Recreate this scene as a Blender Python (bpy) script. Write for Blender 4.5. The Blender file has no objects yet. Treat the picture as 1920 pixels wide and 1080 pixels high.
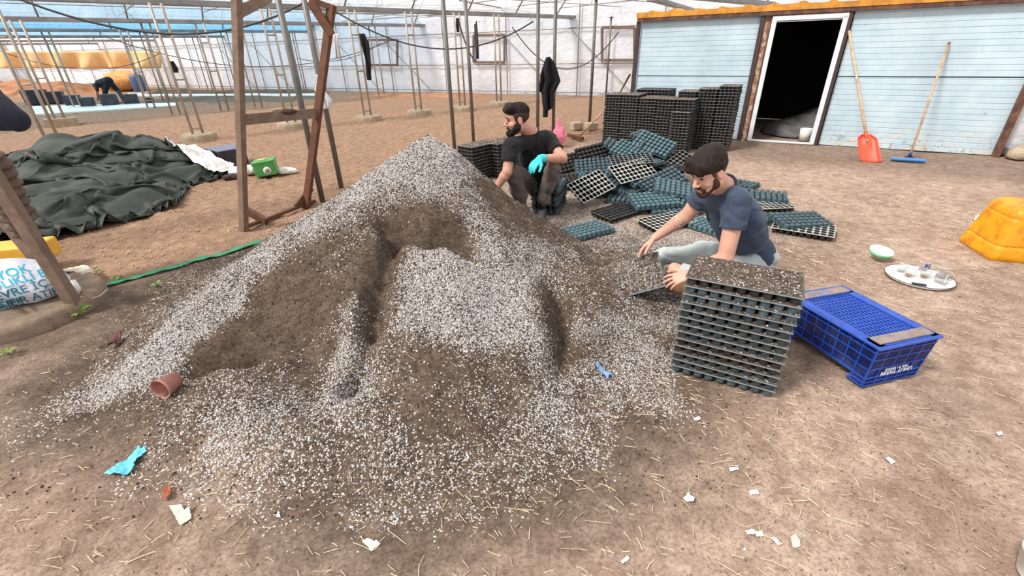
import bpy, math, random
import numpy as np
from mathutils import Vector, Matrix, Euler
random.seed(7); RNG = np.random.default_rng(11)
SC = bpy.context.scene; COL = SC.collection
# ---------------------------------------------------------------- camera
F = 850.0; EYE = np.array([0, 0, 1.65]); PITCH = math.atan(445/850.0); ROLL = math.atan(40/1620.0)
fwd = np.array([0, math.cos(PITCH), -math.sin(PITCH)]); upv = np.array([0, math.sin(PITCH), math.cos(PITCH)])
ex = np.array([1.0, 0, 0]); cr, sr = math.cos(ROLL), math.sin(ROLL)
cam_right = cr*ex - sr*upv; cam_down = -(sr*ex + cr*upv)
def ray(px, py): return fwd*F + cam_right*(px-960) + cam_down*(py-540)
def G(px, py, z=0.0):
    d = ray(px, py); return EYE + d*((z-EYE[2])/d[2])
def Yp(px, py, y):
    d = ray(px, py); return EYE + d*(y/d[1])
def PX(p):
    v = np.asarray(p, float)-EYE; z = v@fwd
    return 960+F*(v@cam_right)/z, 540+F*(v@cam_down)/z
cd = bpy.data.cameras.new('camera'); cam = bpy.data.objects.new('camera', cd); COL.objects.link(cam)
cd.sensor_fit = 'HORIZONTAL'; cd.sensor_width = 36.0; cd.lens = 36.0*F/1920.0; cd.clip_start = 0.05; cd.clip_end = 300
M = Matrix.Identity(4)
for i in range(3):
    M[i][0] = cam_right[i]; M[i][1] = -cam_down[i]; M[i][2] = -fwd[i]; M[i][3] = EYE[i]
cam.matrix_world = M; SC.camera = cam
# ---------------------------------------------------------------- tagging
def tag(o, label=None, cat=None, group=None, kind=None):
    if label: o['label'] = label
    if cat: o['category'] = cat
    if group: o['group'] = group
    if kind: o['kind'] = kind
    return o
def link(name, me, parent=None, loc=None):
    o = bpy.data.objects.new(name, me); COL.objects.link(o)
    if parent is not None: o.parent = parent
    if loc is not None: o.location = loc
    return o
def empty(name, loc=(0, 0, 0), rz=0.0):
    o = bpy.data.objects.new(name, None); COL.objects.link(o); o.empty_display_size = 0.1
    o.location = loc; o.rotation_euler = (0, 0, rz); return o
def copy_tree(o, parent=None):
    c = o.copy(); COL.objects.link(c)
    if parent is not None: c.parent = parent
    for ch in list(o.children): copy_tree(ch, c)
    return c
def npmesh(name, V, Q, mats, smooth=False, midx=None):
    """mesh from numpy verts (n,3) and faces: array (m,3|4) or list of lists"""
    me = bpy.data.meshes.new(name)
    V = np.asarray(V, np.float32)
    if isinstance(Q, np.ndarray):
        k = Q.shape[1]; m = len(Q)
        me.vertices.add(len(V)); me.vertices.foreach_set('co', V.ravel())
        me.loops.add(m*k); me.loops.foreach_set('vertex_index', Q.astype(np.int32).ravel())
        me.polygons.add(m); me.polygons.foreach_set('loop_start', np.arange(0, m*k, k, dtype=np.int32))
        me.polygons.foreach_set('loop_total', np.full(m, k, np.int32))
        me.update(calc_edges=True)
    else:
        me.from_pydata(V.tolist(), [], Q)
    for mt in (mats if isinstance(mats, (list, tuple)) else [mats]): me.materials.append(mt)
    if midx is not None: me.polygons.foreach_set('material_index', np.asarray(midx, np.int32))
    if smooth: me.polygons.foreach_set('use_smooth', np.ones(len(me.polygons), bool))
    me.update(); return me
class MB:
    def __init__(s): s.v = []; s.f = []; s.m = []; s.sm = []
    def add(s, V, Fc, mi=0, smooth=False):
        b = len(s.v); s.v += [tuple(map(float, p)) for p in V]
        for f in Fc: s.f.append([i+b for i in f]); s.m.append(mi); s.sm.append(smooth)
        return s
    def box(s, c, size, R=None, mi=0, taper=1.0):
        hx, hy, hz = size[0]/2, size[1]/2, size[2]/2; V = []
        for z in (-hz, hz):
            t = taper if z > 0 else 1.0
            for x, y in ((-hx, -hy), (hx, -hy), (hx, hy), (-hx, hy)): V.append(Vector((x*t, y*t, z)))
        if R is not None: V = [R @ p for p in V]
        c = Vector(c)
        return s.add([p+c for p in V], [(0, 3, 2, 1), (4, 5, 6, 7), (0, 1, 5, 4), (1, 2, 6, 5), (2, 3, 7, 6), (3, 0, 4, 7)], mi)
    def bar(s, a, b, w, h, up=(0, 0, 1), mi=0):
        a = Vector(a); b = Vector(b); d = (b-a); L = d.length; d.normalize(); u = Vector(up)
        if abs(d.dot(u)) > .98: u = Vector((1, 0, 0))
        sx = d.cross(u).normalized(); uz = sx.cross(d).normalized()
        R = Matrix((d, sx, uz)).transposed()
        return s.box((a+b)/2, (L, w, h), R, mi)
    def tube(s, pts, r, n=8, cap=True, mi=0):
        pts = [Vector(p) for p in pts]; rs = r if isinstance(r, (list, tuple)) else [r]*len(pts)
        d0 = (pts[1]-pts[0]).normalized(); u = Vector((0, 0, 1)) if abs(d0.z) < .9 else Vector((1, 0, 0))
        x = d0.cross(u).normalized(); V = []; Fc = []
        for i, p in enumerate(pts):
            d = (pts[min(i+1, len(pts)-1)]-pts[max(i-1, 0)]).normalized()
            x = (x-d*x.dot(d)).normalized(); y = d.cross(x)
            for k in range(n):
                a = 2*math.pi*k/n; V.append(p+(x*math.cos(a)+y*math.sin(a))*rs[i])
        for i in range(len(pts)-1):
            for k in range(n):
                k2 = (k+1) % n; Fc.append((i*n+k, i*n+k2, (i+1)*n+k2, (i+1)*n+k))
        if cap: Fc += [tuple(range(n))[::-1], tuple(range((len(pts)-1)*n, len(pts)*n))]
        return s.add(V, Fc, mi, True)
    def lathe(s, prof, c=(0, 0, 0), n=24, mi=0, R=None, cap0=False, cap1=False, sx=1, sy=1):
        V = []; Fc = []; c = Vector(c)
        for r, z in prof:
            for k in range(n):
                a = 2*math.pi*k/n; p = Vector((r*math.cos(a)*sx, r*math.sin(a)*sy, z))
                V.append((R @ p if R is not None else p)+c)
        for i in range(len(prof)-1):
            for k in range(n):
                k2 = (k+1) % n; Fc.append((i*n+k, i*n+k2, (i+1)*n+k2, (i+1)*n+k))
        if cap0: Fc.append(tuple(range(n))[::-1])
        if cap1: Fc.append(tuple(range((len(prof)-1)*n, len(prof)*n)))
        return s.add(V, Fc, mi, True)
    def prism(s, poly, d, mi=0):
        """closed polygon (list of 3D pts) extruded by vector d"""
        n = len(poly); d = Vector(d); V = [Vector(p) for p in poly]+[Vector(p)+d for p in poly]
        Fc = [tuple(range(n))[::-1], tuple(range(n, 2*n))]+[(i, (i+1) % n, n+(i+1) % n, n+i) for i in range(n)]
        return s.add(V, Fc, mi)
    def mesh(s, name, mats):
        me = bpy.data.meshes.new(name); me.from_pydata(s.v, [], s.f)
        for mt in (mats if isinstance(mats, (list, tuple)) else [mats]): me.materials.append(mt)
        me.polygons.foreach_set('material_index', s.m); me.polygons.foreach_set('use_smooth', s.sm); me.update()
        return me
    def build(s, name, mats, parent=None, loc=None):
        return link(name, s.mesh(name, mats), parent, loc)
    def bevel(s, *a, **k): return s
def bevel(o, w=0.004, seg=2, ang=0.6):
    m = o.modifiers.new('edge', 'BEVEL'); m.width = w; m.segments = seg; m.limit_method = 'ANGLE'; m.angle_limit = ang; return o
# ---------------------------------------------------------------- noise
def _h(ix, iy, iz, s):
    n = (ix*374761393+iy*668265263+iz*1274126177+s*974634917) & 0xFFFFFFFF
    n = ((n ^ (n >> 13))*1274126177) & 0xFFFFFFFF
    return ((n ^ (n >> 16)) & 0xFFFF)/65535.0
def noise(x, y, z=0.0, s=0):
    x, y, z = np.broadcast_arrays(np.asarray(x, float), np.asarray(y, float), np.asarray(z, float))
    ix = np.floor(x).astype(np.int64); iy = np.floor(y).astype(np.int64); iz = np.floor(z).astype(np.int64)
    fx, fy, fz = x-ix, y-iy, z-iz
    fx = fx*fx*(3-2*fx); fy = fy*fy*(3-2*fy); fz = fz*fz*(3-2*fz); r = 0
    for dx in (0, 1):
        for dy in (0, 1):
            for dz in (0, 1):
                w = (fx if dx else 1-fx)*(fy if dy else 1-fy)*(fz if dz else 1-fz)
                r = r+w*_h(ix+dx, iy+dy, iz+dz, s)
    return r*2-1
def fbm(x, y, z=0.0, o=4, s=0):
    r = 0; a = 1.0; t = 0
    for i in range(o):
        r = r+a*noise(x*2**i, y*2**i, np.asarray(z)*2**i, s+i); t += a; a *= .5
    return r/t
def ss(a, b, x):
    t = np.clip((x-a)/(b-a), 0, 1); return t*t*(3-2*t)
# ---------------------------------------------------------------- materials
def S(c):  # sRGB 0-255 -> linear
    return tuple(((v/255)/12.92 if v/255 <= .04045 else ((v/255+.055)/1.055)**2.4) for v in c)+(1.0,)
class NT:
    def __init__(s, name):
        s.m = bpy.data.materials.new(name); s.m.use_nodes = True; s.t = s.m.node_tree; s.t.nodes.clear()
        s.out = s.t.nodes.new('ShaderNodeOutputMaterial')
    def n(s, typ, **k):
        nd = s.t.nodes.new(typ)
        for a, v in k.items():
            if a.startswith('i_'):
                key = a[2:].replace('_', ' '); nd.inputs[int(key) if key.isdigit() else key].default_value = v
            else: setattr(nd, a, v)
        return nd
    def l(s, a, ai, b, bi): s.t.links.new(a.outputs[ai], b.inputs[bi])
    def math(s, op, a, b=None, c=None, clamp=False):
        nd = s.n('ShaderNodeMath', operation=op); nd.use_clamp = clamp
        for i, v in enumerate((a, b, c)):
            if v is None: continue
            if isinstance(v, (int, float)): nd.inputs[i].default_value = v
            else: s.t.links.new(v, nd.inputs[i])
        return nd.outputs[0]
    def mix(s, f, a, b, blend='MIX'):
        nd = s.n('ShaderNodeMix', data_type='RGBA', blend_type=blend)
        for i, v in ((0, f), (6, a), (7, b)):
            if isinstance(v, (int, float)): nd.inputs[i].default_value = v
            elif isinstance(v, tuple): nd.inputs[i].default_value = v
            else: s.t.links.new(v, nd.inputs[i])
        return nd.outputs[2]
    def ramp(s, f, stops):
        nd = s.n('ShaderNodeValToRGB'); e = nd.color_ramp.elements
        while len(e) < len(stops): e.new(0.5)
        for i, (p, c) in enumerate(stops): e[i].position = p; e[i].color = c if isinstance(c, tuple) else (c, c, c, 1)
        s.t.links.new(f, nd.inputs[0]); return nd.outputs[0]
    def pos(s): return s.n('ShaderNodeNewGeometry').outputs['Position']
    def obj(s): return s.n('ShaderNodeTexCoord').outputs['Object']
    def noise(s, vec, scale, detail=4, rough=.6):
        nd = s.n('ShaderNodeTexNoise', i_Scale=scale, i_Detail=detail, i_Roughness=rough)
        s.t.links.new(vec, nd.inputs['Vector']); return nd.outputs[0]
    def voro(s, vec, scale, feature='F1', rnd=1.0):
        nd = s.n('ShaderNodeTexVoronoi', feature=feature, i_Scale=scale, i_Randomness=rnd)
        s.t.links.new(vec, nd.inputs['Vector']); return nd
    def bump(s, hgt, strength=.5, dist=.01):
        nd = s.n('ShaderNodeBump', i_Strength=strength, i_Distance=dist)
        s.t.links.new(hgt, nd.inputs['Height']); return nd.outputs[0]
    def bsdf(s, color, rough=.6, normal=None, **k):
        nd = s.n('ShaderNodeBsdfPrincipled')
        for key, v in (('Base Color', color), ('Roughness', rough), ('Normal', normal)):
            if v is None: continue
            if isinstance(v, (int, float, tuple)): nd.inputs[key].default_value = v
            else: s.t.links.new(v, nd.inputs[key])
        for a, v in k.items(): nd.inputs[a.replace('_', ' ')].default_value = v
        s.t.links.new(nd.outputs[0], s.out.inputs[0]); s.b = nd; return nd
def mat(name, rgb, rough=.6, var=.12, scale=12.0, dirt=None, dirt_amt=.5, dirt_scale=5.0, bump=0.0, bscale=60.0, **k):
    """coloured material with slight mottling, optional dirt patches and fine bump"""
    t = NT(name); p = t.obj(); c = S(rgb)
    nz = t.noise(p, scale, 4)
    f = t.ramp(nz, [(.3, 0.0), (.7, 1.0)])
    lo = tuple(v*(1-var) for v in c[:3])+(1,); hi = tuple(min(1, v*(1+var)) for v in c[:3])+(1,)
    col = t.mix(f, lo, hi)
    if dirt is not None:
        d = t.noise(p, dirt_scale, 6, .7)
        fd = t.math('MULTIPLY', t.ramp(d, [(.46, 0.0), (.62, 1.0)]), dirt_amt)
        col = t.mix(fd, col, S(dirt))
    nrm = None
    if bump: nrm = t.bump(t.noise(p, bscale, 4), bump, .004)
    t.bsdf(col, rough, nrm, **k); return t.m
# ---------------------------------------------------------------- materials of the place
def soil_material():
    t = NT('soil'); p = t.pos()
    def att(n): return t.n('ShaderNodeAttribute', attribute_name=n).outputs['Fac']
    den, til, damp = att('perlite'), att('tilled'), att('damp')
    n1 = t.noise(p, 1.3, 5, .6); n2 = t.noise(p, 9, 6, .7); n3 = t.noise(p, 60, 4, .7)
    packed = t.mix(t.ramp(n2, [(.32, 0.0), (.68, 1.0)]), S((148, 124, 108)), S((204, 179, 161)))
    packed = t.mix(t.math('MULTIPLY', t.ramp(n3, [(.35, 1.0), (.55, 0.0)]), .5), packed, S((92, 72, 60)))
    packed = t.mix(t.math('MULTIPLY', t.ramp(n1, [(.45, 0.0), (.65, 1.0)]), .4), packed, S((128, 100, 84)))
    tilled = t.mix(t.ramp(n2, [(.3, 0.0), (.7, 1.0)]), S((124, 98, 80)), S((178, 147, 122)))
    tilled = t.mix(t.math('MULTIPLY', t.ramp(n3, [(.35, 1.0), (.55, 0.0)]), .45), tilled, S((80, 60, 48)))
    peat = t.mix(t.ramp(n2, [(.3, 0.0), (.7, 1.0)]), S((68, 57, 49)), S((120, 104, 90)))
    peat = t.mix(t.math('MULTIPLY', t.ramp(n3, [(.4, 1.0), (.58, 0.0)]), .6), peat, S((50, 40, 34)))
    base = t.mix(til, packed, tilled); base = t.mix(damp, base, peat)
    # straw and light flecks lying in the packed soil
    mp = t.n('ShaderNodeMapping'); mp.inputs['Scale'].default_value = (95, 300, 95); t.t.links.new(p, mp.inputs[0])
    mp.inputs['Rotation'].default_value = (0, 0, .5)
    vf = t.voro(mp.outputs[0], 1.0)
    sep = t.n('ShaderNodeSeparateColor'); t.l(vf, 'Color', sep, 0)
    fl = t.math('MULTIPLY', t.math('LESS_THAN', sep.outputs[0], .11), t.math('LESS_THAN', vf.outputs['Distance'], .36))
    fl = t.math('MULTIPLY', fl, t.math('SUBTRACT', 1.0, t.math('MULTIPLY', til, .6)))
    fl = t.math('MULTIPLY', fl, t.math('SUBTRACT', 1.0, damp))
    base = t.mix(t.math('MULTIPLY', fl, .8), base, S((206, 184, 154)))
    # perlite granules: random cells turn white where the mixture is rich in perlite
    wv = t.n('ShaderNodeVectorMath', operation='ADD'); t.t.links.new(p, wv.inputs[0])
    nz = t.n('ShaderNodeTexNoise', i_Scale=45.0, i_Detail=2.0); t.t.links.new(p, nz.inputs['Vector'])
    sc = t.n('ShaderNodeVectorMath', operation='SCALE'); t.l(nz, 'Color', sc, 0); sc.inputs['Scale'].default_value = .012
    t.t.links.new(sc.outputs[0], wv.inputs[1])
    tot = None; hsum = None
    for s_, k, r_ in ((100, .95, .52), (170, .8, .48)):
        v = t.voro(wv.outputs[0], s_)
        sp = t.n('ShaderNodeSeparateColor'); t.l(v, 'Color', sp, 0)
        m = t.math('LESS_THAN', sp.outputs[1], t.math('MULTIPLY', den, k))
        lump = t.math('SUBTRACT', r_, v.outputs['Distance'], clamp=True)
        edge = t.math('MULTIPLY', m, t.math('GREATER_THAN', lump, 0.0))
        tot = edge if tot is None else t.math('MAXIMUM', tot, edge)
        h = t.math('MULTIPLY', lump, t.math('ADD', t.math('MULTIPLY', m, .8), .35))
        hsum = h if hsum is None else t.math('ADD', hsum, t.math('MULTIPLY', h, .6))
        tone = sp.outputs[2]
    pearl = t.mix(tone, S((196, 188, 184)), S((246, 243, 242)))
    col = t.mix(tot, base, pearl)
    hb = t.math('ADD', t.math('MULTIPLY', n3, .5), t.math('MULTIPLY', n2, .6))
    # grains stand proud only where there is mixture
    gr = t.math('MULTIPLY', hsum, t.math('ADD', t.math('MULTIPLY', den, 1.2), t.math('MULTIPLY', damp, .5)))
    hh = t.math('ADD', hb, t.math('MULTIPLY', gr, 1.5))
    t.bsdf(col, .95, t.bump(hh, .9, .012)); t.b.inputs['Specular IOR Level'].default_value = .15
    return t.m
SOIL = soil_material()
def film_material(name, rgb, opacity, trans_rgb=(255, 255, 255), var=.35, through=.75):
    t = NT(name); p = t.pos()
    tr = t.n('ShaderNodeBsdfTransparent'); tr.inputs[0].default_value = S(trans_rgb)
    df = t.n('ShaderNodeBsdfDiffuse'); tl = t.n('ShaderNodeBsdfTranslucent')
    n = t.noise(p, .8, 5, .6); nf = t.noise(p, 6, 4, .6)
    c = S(rgb); col = t.mix(t.ramp(n, [(.35, 0.0), (.65, 1.0)]), tuple(v*.88 for v in c[:3])+(1,), c)
    t.t.links.new(col, df.inputs[0]); t.t.links.new(col, tl.inputs[0])
    nb = t.bump(t.math('ADD', nf, n), .7, .08); t.t.links.new(nb, df.inputs['Normal']); t.t.links.new(nb, tl.inputs['Normal'])
    a = t.n('ShaderNodeMixShader'); a.inputs[0].default_value = through; t.l(df, 0, a, 1); t.l(tl, 0, a, 2)
    b = t.n('ShaderNodeMixShader'); t.l(tr, 0, b, 1); t.l(a, 0, b, 2)
    op = t.math('ADD', t.math('MULTIPLY', t.math('SUBTRACT', t.math('ADD', t.math('MULTIPLY', n, .6), t.math('MULTIPLY', nf, .4)), .5), var), opacity, clamp=True)
    t.t.links.new(op, b.inputs[0]); t.l(b, 0, t.out, 0); return t.m
FILM_ROOF = film_material('roof_film', (246, 249, 252), .34)
FILM_BLUE = film_material('blue_roof_film', (140, 205, 240), .55, (236, 244, 250))
FILM_WALL = film_material('wall_film', (240, 243, 249), .86, (240, 244, 252), .4, .28)
GALV = mat('galvanised_steel', (150, 148, 146), .45, .2, 8, dirt=(112, 98, 84), dirt_amt=.5, dirt_scale=6, Metallic=.35)
GALV_L = mat('dusty_pipe_steel', (176, 166, 152), .55, .15, 8, dirt=(140, 112, 88), dirt_amt=.6, dirt_scale=4, Metallic=.2)
GUTTER = mat('gutter_steel', (150, 150, 152), .5, .15, 3, dirt=(110, 104, 98), dirt_amt=.5, dirt_scale=2, Metallic=.3)
CONC = mat('concrete', (176, 160, 138), .9, .15, 12, dirt=(150, 120, 92), dirt_amt=.6, bump=.5, bscale=40)
WOOD_O = mat('weathered_timber', (126, 104, 88), .8, .2, 14, dirt=(92, 72, 58), dirt_amt=.5, bump=.5, bscale=50)
WOOD_B = mat('brown_timber', (104, 66, 46), .75, .2, 14, dirt=(70, 44, 32), dirt_amt=.5, bump=.4, bscale=50)
WOOD_H = mat('pale_wood_handle', (206, 172, 138), .6, .15, 18, dirt=(150, 112, 88), dirt_amt=.6, dirt_scale=6)
# ---------------------------------------------------------------- mound and ground heights
APEX = np.array([-.70, 4.22]); HM = 1.045
_RA = [(-180, 1.75), (-150, 2.35), (-135, 2.75), (-115, 2.95), (-90, 2.95), (-70, 2.75), (-55, 2.35), (-40, 1.95), (-20, 1.65), (0, 1.32), (30, 1.16), (90, 1.3), (150, 1.6), (180, 1.75)]
def cone(x, y):
    dx, dy = x-APEX[0], y-APEX[1]; r = np.hypot(dx, dy); a = np.degrees(np.arctan2(dy, dx))
    R = np.interp(a, [q[0] for q in _RA], [q[1] for q in _RA])
    t = np.clip(1-r/R, 0, 1)
    z = HM*(t**1.22)
    return z-.10*np.exp(-(r/.12)**2)*.5
def hit(px, py, hf, z0=0.0):
    d = ray(px, py); d = d/np.linalg.norm(d); t = .8
    for i in range(900):
        p = EYE+d*t
        if p[2] <= max(float(hf(p[0], p[1])), 0.0)+1e-4: break
        t += max(.004, .25*(p[2]-max(float(hf(p[0], p[1])), 0.0)))
    return p
def seg_d(x, y, pl):
    best = np.full(np.shape(x), 1e9)
    for (a, b) in zip(pl[:-1], pl[1:]):
        ab = np.array(b)-np.array(a); L = ab@ab+1e-12
        u = np.clip(((x-a[0])*ab[0]+(y-a[1])*ab[1])/L, 0, 1)
        best = np.minimum(best, np.hypot(x-a[0]-u*ab[0], y-a[1]-u*ab[1]))
    return best
_FE = []   # carved and heaped features: pixels give the places on the bare cone
for pts, amp, w in [
    ([(722, 405), (755, 425), (800, 440), (845, 432), (885, 462)], -.20, .10),
    ([(735, 430), (722, 490), (706, 550), (694, 600)], -.10, .07),
    ([(835, 500), (850, 560)], .05, .22),
    ([(500, 560), (560, 620), (600, 690)], -.15, .26),
    ([(540, 440), (470, 500), (390, 570), (300, 650), (245, 700)], .07, .10),
    ([(330, 695), (395, 660), (455, 645)], -.17, .085),
    ([(1042, 545), (1062, 610), (1052, 690)], -.12, .075),
    ([(1010, 560), (1005, 640)], .07, .12),
    ([(668, 560), (655, 620), (640, 680), (615, 740)], .06, .06),
    ([(700, 600), (682, 660), (650, 720)], -.06, .05),
    ([(880, 340), (940, 380), (1010, 420)], -.06, .10),
    ([(850, 700), (900, 760)], .06, .30),
    ([(600, 820), (500, 800), (400, 780)], .03, .2),
    ([(900, 930), (820, 900)], -.03, .15)]:
    _FE.append(([tuple(hit(a, b, cone)[:2]) for a, b in pts], amp, w))
def mound(x, y):
    z = cone(x, y); k = ss(.0, .12, z)
    for pl, amp, w in _FE:
        d = seg_d(x, y, pl)
        z = z+amp*np.exp(-(d/w)**2)*k
    hx, hy = x-.70, y-2.98
    return z+.15*np.exp(-((hx/.30)**2+(hy/.26)**2))
def mound_fine(x, y):
    z = mound(x, y)
    n = .030*fbm(x*3.2, y*3.2, 0, 3, 5)+.020*fbm(x*13, y*13, 0, 4, 9)+.008*fbm(x*60, y*60, 0, 2, 21)
    dx, dy = x-APEX[0], y-APEX[1]; a = np.arctan2(dy, dx); r = np.hypot(dx, dy)
    n = n+.016*noise(a*9, r*.8, 0, 33)*ss(.15, .6, r)     # runs down the slope
    return z+n*ss(-.01, .1, z)-.02*(1-ss(0, .03, z))
_DN = [(800,280,.75),(760,310,.72),(840,310,.7),(700,340,.66),(800,350,.62),(870,350,.5),(650,370,.6),(740,375,.42),(900,420,.5),(940,470,.58),(1000,480,.45),(960,395,.05),(925,365,.08),(1005,425,.12),(960,430,.2),
 (560,430,.7),(480,490,.75),(420,550,.75),(350,610,.75),(290,660,.7),(240,700,.65),
 (600,470,.12),(560,520,.05),(500,560,.04),(620,560,.08),(680,500,.15),(550,620,.04),(450,620,.03),(620,660,.08),(400,660,.02),(660,440,.3),(580,440,.45),(520,640,.03),(580,700,.12),
 (660,590,.6),(650,640,.6),(640,680,.5),(740,430,.03),(800,420,.03),(860,450,.06),(720,500,.04),(700,560,.05),(690,620,.1),
 (820,480,.72),(800,530,.8),(860,540,.85),(780,590,.8),(880,590,.72),(960,580,.6),(1000,620,.5),(900,620,.6),(960,520,.6),(850,610,.7),
 (760,660,.2),(820,690,.14),(900,690,.2),(700,650,.1),(980,680,.35),(1050,620,.03),(1062,670,.05),(1045,580,.1),
 (1100,560,.25),(1130,500,.15),(1090,620,0.42),(1150,620,0.51),(1200,660,0.53),(1180,560,0.34),(1120,700,0.38),(1230,700,0.51),(1240,740,0.42),(1230,620,0.38),(1080,740,0.34),(1130,540,.15),(1050,520,.35),
 (640,740,0.37),(520,740,0.33),(420,760,0.37),(350,800,0.44),(450,820,0.46),(550,800,0.37),(650,760,0.52),(700,820,0.30),(600,880,0.37),(500,890,0.33),(400,900,0.30),(750,880,0.41),(850,850,0.33),(800,780,0.16),(900,800,0.26),(950,750,0.30),(1000,760,0.41),(1050,820,0.41),(1120,790,0.44),(880,930,0.22),(960,900,0.26),(700,940,0.26),(560,960,0.16),(300,740,0.26),(250,760,0.26),(200,790,0.13),(330,860,0.26),
 (900,1040,.05),(150,850,.02),(1200,800,.08),(1300,720,.0),(1400,800,0),(100,700,.02),(250,560,.12),(200,620,.06),(330,540,.22),(300,600,.3),(250,640,.3),(430,480,.12),(1060,480,.3),(1100,420,.3),(1150,400,.3),(1080,380,.25),(1250,440,.38),(1330,430,.3),(1180,440,.35),(1060,330,.12),(1180,300,.03),(1450,500,.02),(1500,620,0),(1700,700,0),(1600,420,0),(1800,900,0),(1300,950,0),(1100,950,.06),(600,1050,.05),(300,980,.04),(60,900,.0),(100,600,.0),(200,450,0),(500,400,0),(650,330,0),(400,420,0),(900,240,0),(1700,350,0),(1300,320,0),(1100,280,0),(1500,1000,0),(1700,1000,0),(1900,1000,0),(1350,1060,0),(1500,900,0),(1650,850,0),(1900,800,0),(1900,600,0),(1000,1072,.02),(200,1060,0),(50,1000,0),(700,1072,.03),(400,1065,0),(1550,780,0),(1220,880,.02),(1150,1000,.01),(1900,450,0),(1500,350,0)]
_DW = np.array([list(hit(a, b, mound)[:2])+[d] for a, b, d in _DN])
def dens(x, y):
    sh = np.shape(x); x = np.ravel(x); y = np.ravel(y); out = np.zeros(len(x))
    for i in range(0, len(x), 20000):
        d2 = (x[i:i+20000, None]-_DW[None, :, 0])**2+(y[i:i+20000, None]-_DW[None, :, 1])**2
        w = 1/(d2+.006)**2; out[i:i+20000] = (w*_DW[None, :, 2]).sum(1)/w.sum(1)
    out = out*.94*(1+.5*fbm(x*5, y*5, 0, 3, 3))+.05*fbm(x*16, y*16, 0, 2, 13)*(out > .06)-.03
    out = .86*ss(.025, .72, out)
    far = np.maximum(ss(-.25, .15, tilled_side(x, y)), ss(5.6, 7.5, y)); far = np.maximum(far*1.0, np.maximum(ss(2.6, 3.4, x), ss(3.2, 4.0, -x)))
    return np.clip(out*(1-far), 0, .97).reshape(sh)
# line where the tilled bed ends
_EDGE = [(-9, 1.6), (-5, 2.75), (-3.38, 3.36), (-2.4, 4.45), (-1.0, 6.4), (.35, 7.9), (1.2, 9.0), (2.2, 10.4), (6, 14)]
def tilled_side(x, y):
    ye = np.interp(x, [e[0] for e in _EDGE], [e[1] for e in _EDGE]); return (y-ye)*.75
def zone(x, y):
    s_ = tilled_side(x, y)+.16*fbm(x*1.7, y*1.7, 0, 3, 40)
    til = ss(-.12, .16, s_)
    dm = np.hypot((x-APEX[0])*.9, y-3.3)
    damp = ss(2.9, 1.75, dm+.35*fbm(x*1.5, y*1.5, 0, 3, 50))
    # dark soil spilt around the tape, the tray heap and before the shed
    damp = np.maximum(damp, .75*ss(1.0, .35, np.abs(s_+.45))*ss(.6, -.8, x)*ss(-4.5, -3.2, x))
    damp = np.maximum(damp, .55*ss(2.6, 1.2, np.hypot((x-1.3), (y-5.2)*.8)))
    damp = np.maximum(damp, .45*ss(1.6, .5, np.abs((x-5.2)*.515+(y-7.9)*.857)+.3*fbm(x*1.3, y*1.3, 0, 3, 61))*ss(1.0, 3.0, x))
    return til, damp*(1-til)
def ground_h(x, y):
    s_ = tilled_side(x, y); til = ss(-.1, .4, s_)
    r = np.hypot(x, y)
    z = .010*fbm(x*2.0, y*2.0, 0, 4, 70)+.004*fbm(x*18, y*18, 0, 3, 77)
    z = z+til*(.035*fbm(x*2.4, y*3.4, 0, 4, 80)+.020*fbm(x*7, y*10, 0, 3, 86)+.010*fbm(x*22, y*22, 0, 2, 90))
    z = z+.16*ss(6.5, 1.0, np.abs((x+2)*.66*-1+y*.75-8.2))*0
    return z-.012
def attrs(me, x, y, d=None):
    til, damp = zone(x, y)
    for n, a in (('perlite', dens(x, y) if d is None else d), ('tilled', til), ('damp', damp)):
        at = me.attributes.new(n, 'FLOAT', 'POINT'); at.data.foreach_set('value', np.asarray(a, np.float32).ravel())
def grid_faces(n, m):
    i = np.arange(n*m).reshape(n, m)
    return np.stack([i[:-1, :-1].ravel(), i[1:, :-1].ravel(), i[1:, 1:].ravel(), i[:-1, 1:].ravel()], 1)
# ground: fan of quads, finer close by
ang = np.radians(np.concatenate([np.linspace(-125, -63, 50, endpoint=False), np.linspace(-63, 63, 520), np.linspace(63, 125, 51)[1:]])); rad = .45*(95/.45)**np.linspace(0, 1, 430)
A, R_ = np.meshgrid(ang, rad, indexing='ij'); gx, gy = R_*np.sin(A), R_*np.cos(A)-.15
gz = ground_h(gx, gy)
floor = link('floor', npmesh('floor', np.stack([gx, gy, gz], -1).reshape(-1, 3), grid_faces(*gx.shape)[:, ::-1], SOIL, True))
attrs(floor.data, gx.ravel(), gy.ravel()); tag(floor, 'packed and tilled earth floor of the greenhouse', 'ground', kind='structure')
# the mound
mx, my = np.meshgrid(np.arange(-3.6, 2.4, .0135), np.arange(1.0, 5.9, .0135), indexing='ij')
mz = mound_fine(mx, my); fc = grid_faces(*mx.shape)[:, ::-1]
keep = (mz.ravel()[fc].max(1) > -.012); fc = fc[keep]
used = np.unique(fc); rm = np.full(mx.size, -1); rm[used] = np.arange(len(used))
VM = np.stack([mx.ravel(), my.ravel(), mz.ravel()], 1)[used]
MOUND = link('soil_mound', npmesh('soil_mound', VM, rm[fc], SOIL, True))
DM = dens(VM[:, 0], VM[:, 1]); attrs(MOUND.data, VM[:, 0], VM[:, 1], DM)
tag(MOUND, 'large heap of brown potting soil streaked with white perlite', 'soil heap')
_at = MOUND.data.attributes['damp']; _dz = np.maximum(zone(VM[:, 0], VM[:, 1])[1], ss(.015, .17, VM[:, 2]+.03*fbm(VM[:, 0]*4, VM[:, 1]*4, 0, 3, 171))); _at.data.foreach_set('value', _dz.astype(np.float32))
_at = MOUND.data.attributes['tilled']; _at.data.foreach_set('value', np.zeros(len(VM), np.float32))
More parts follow.
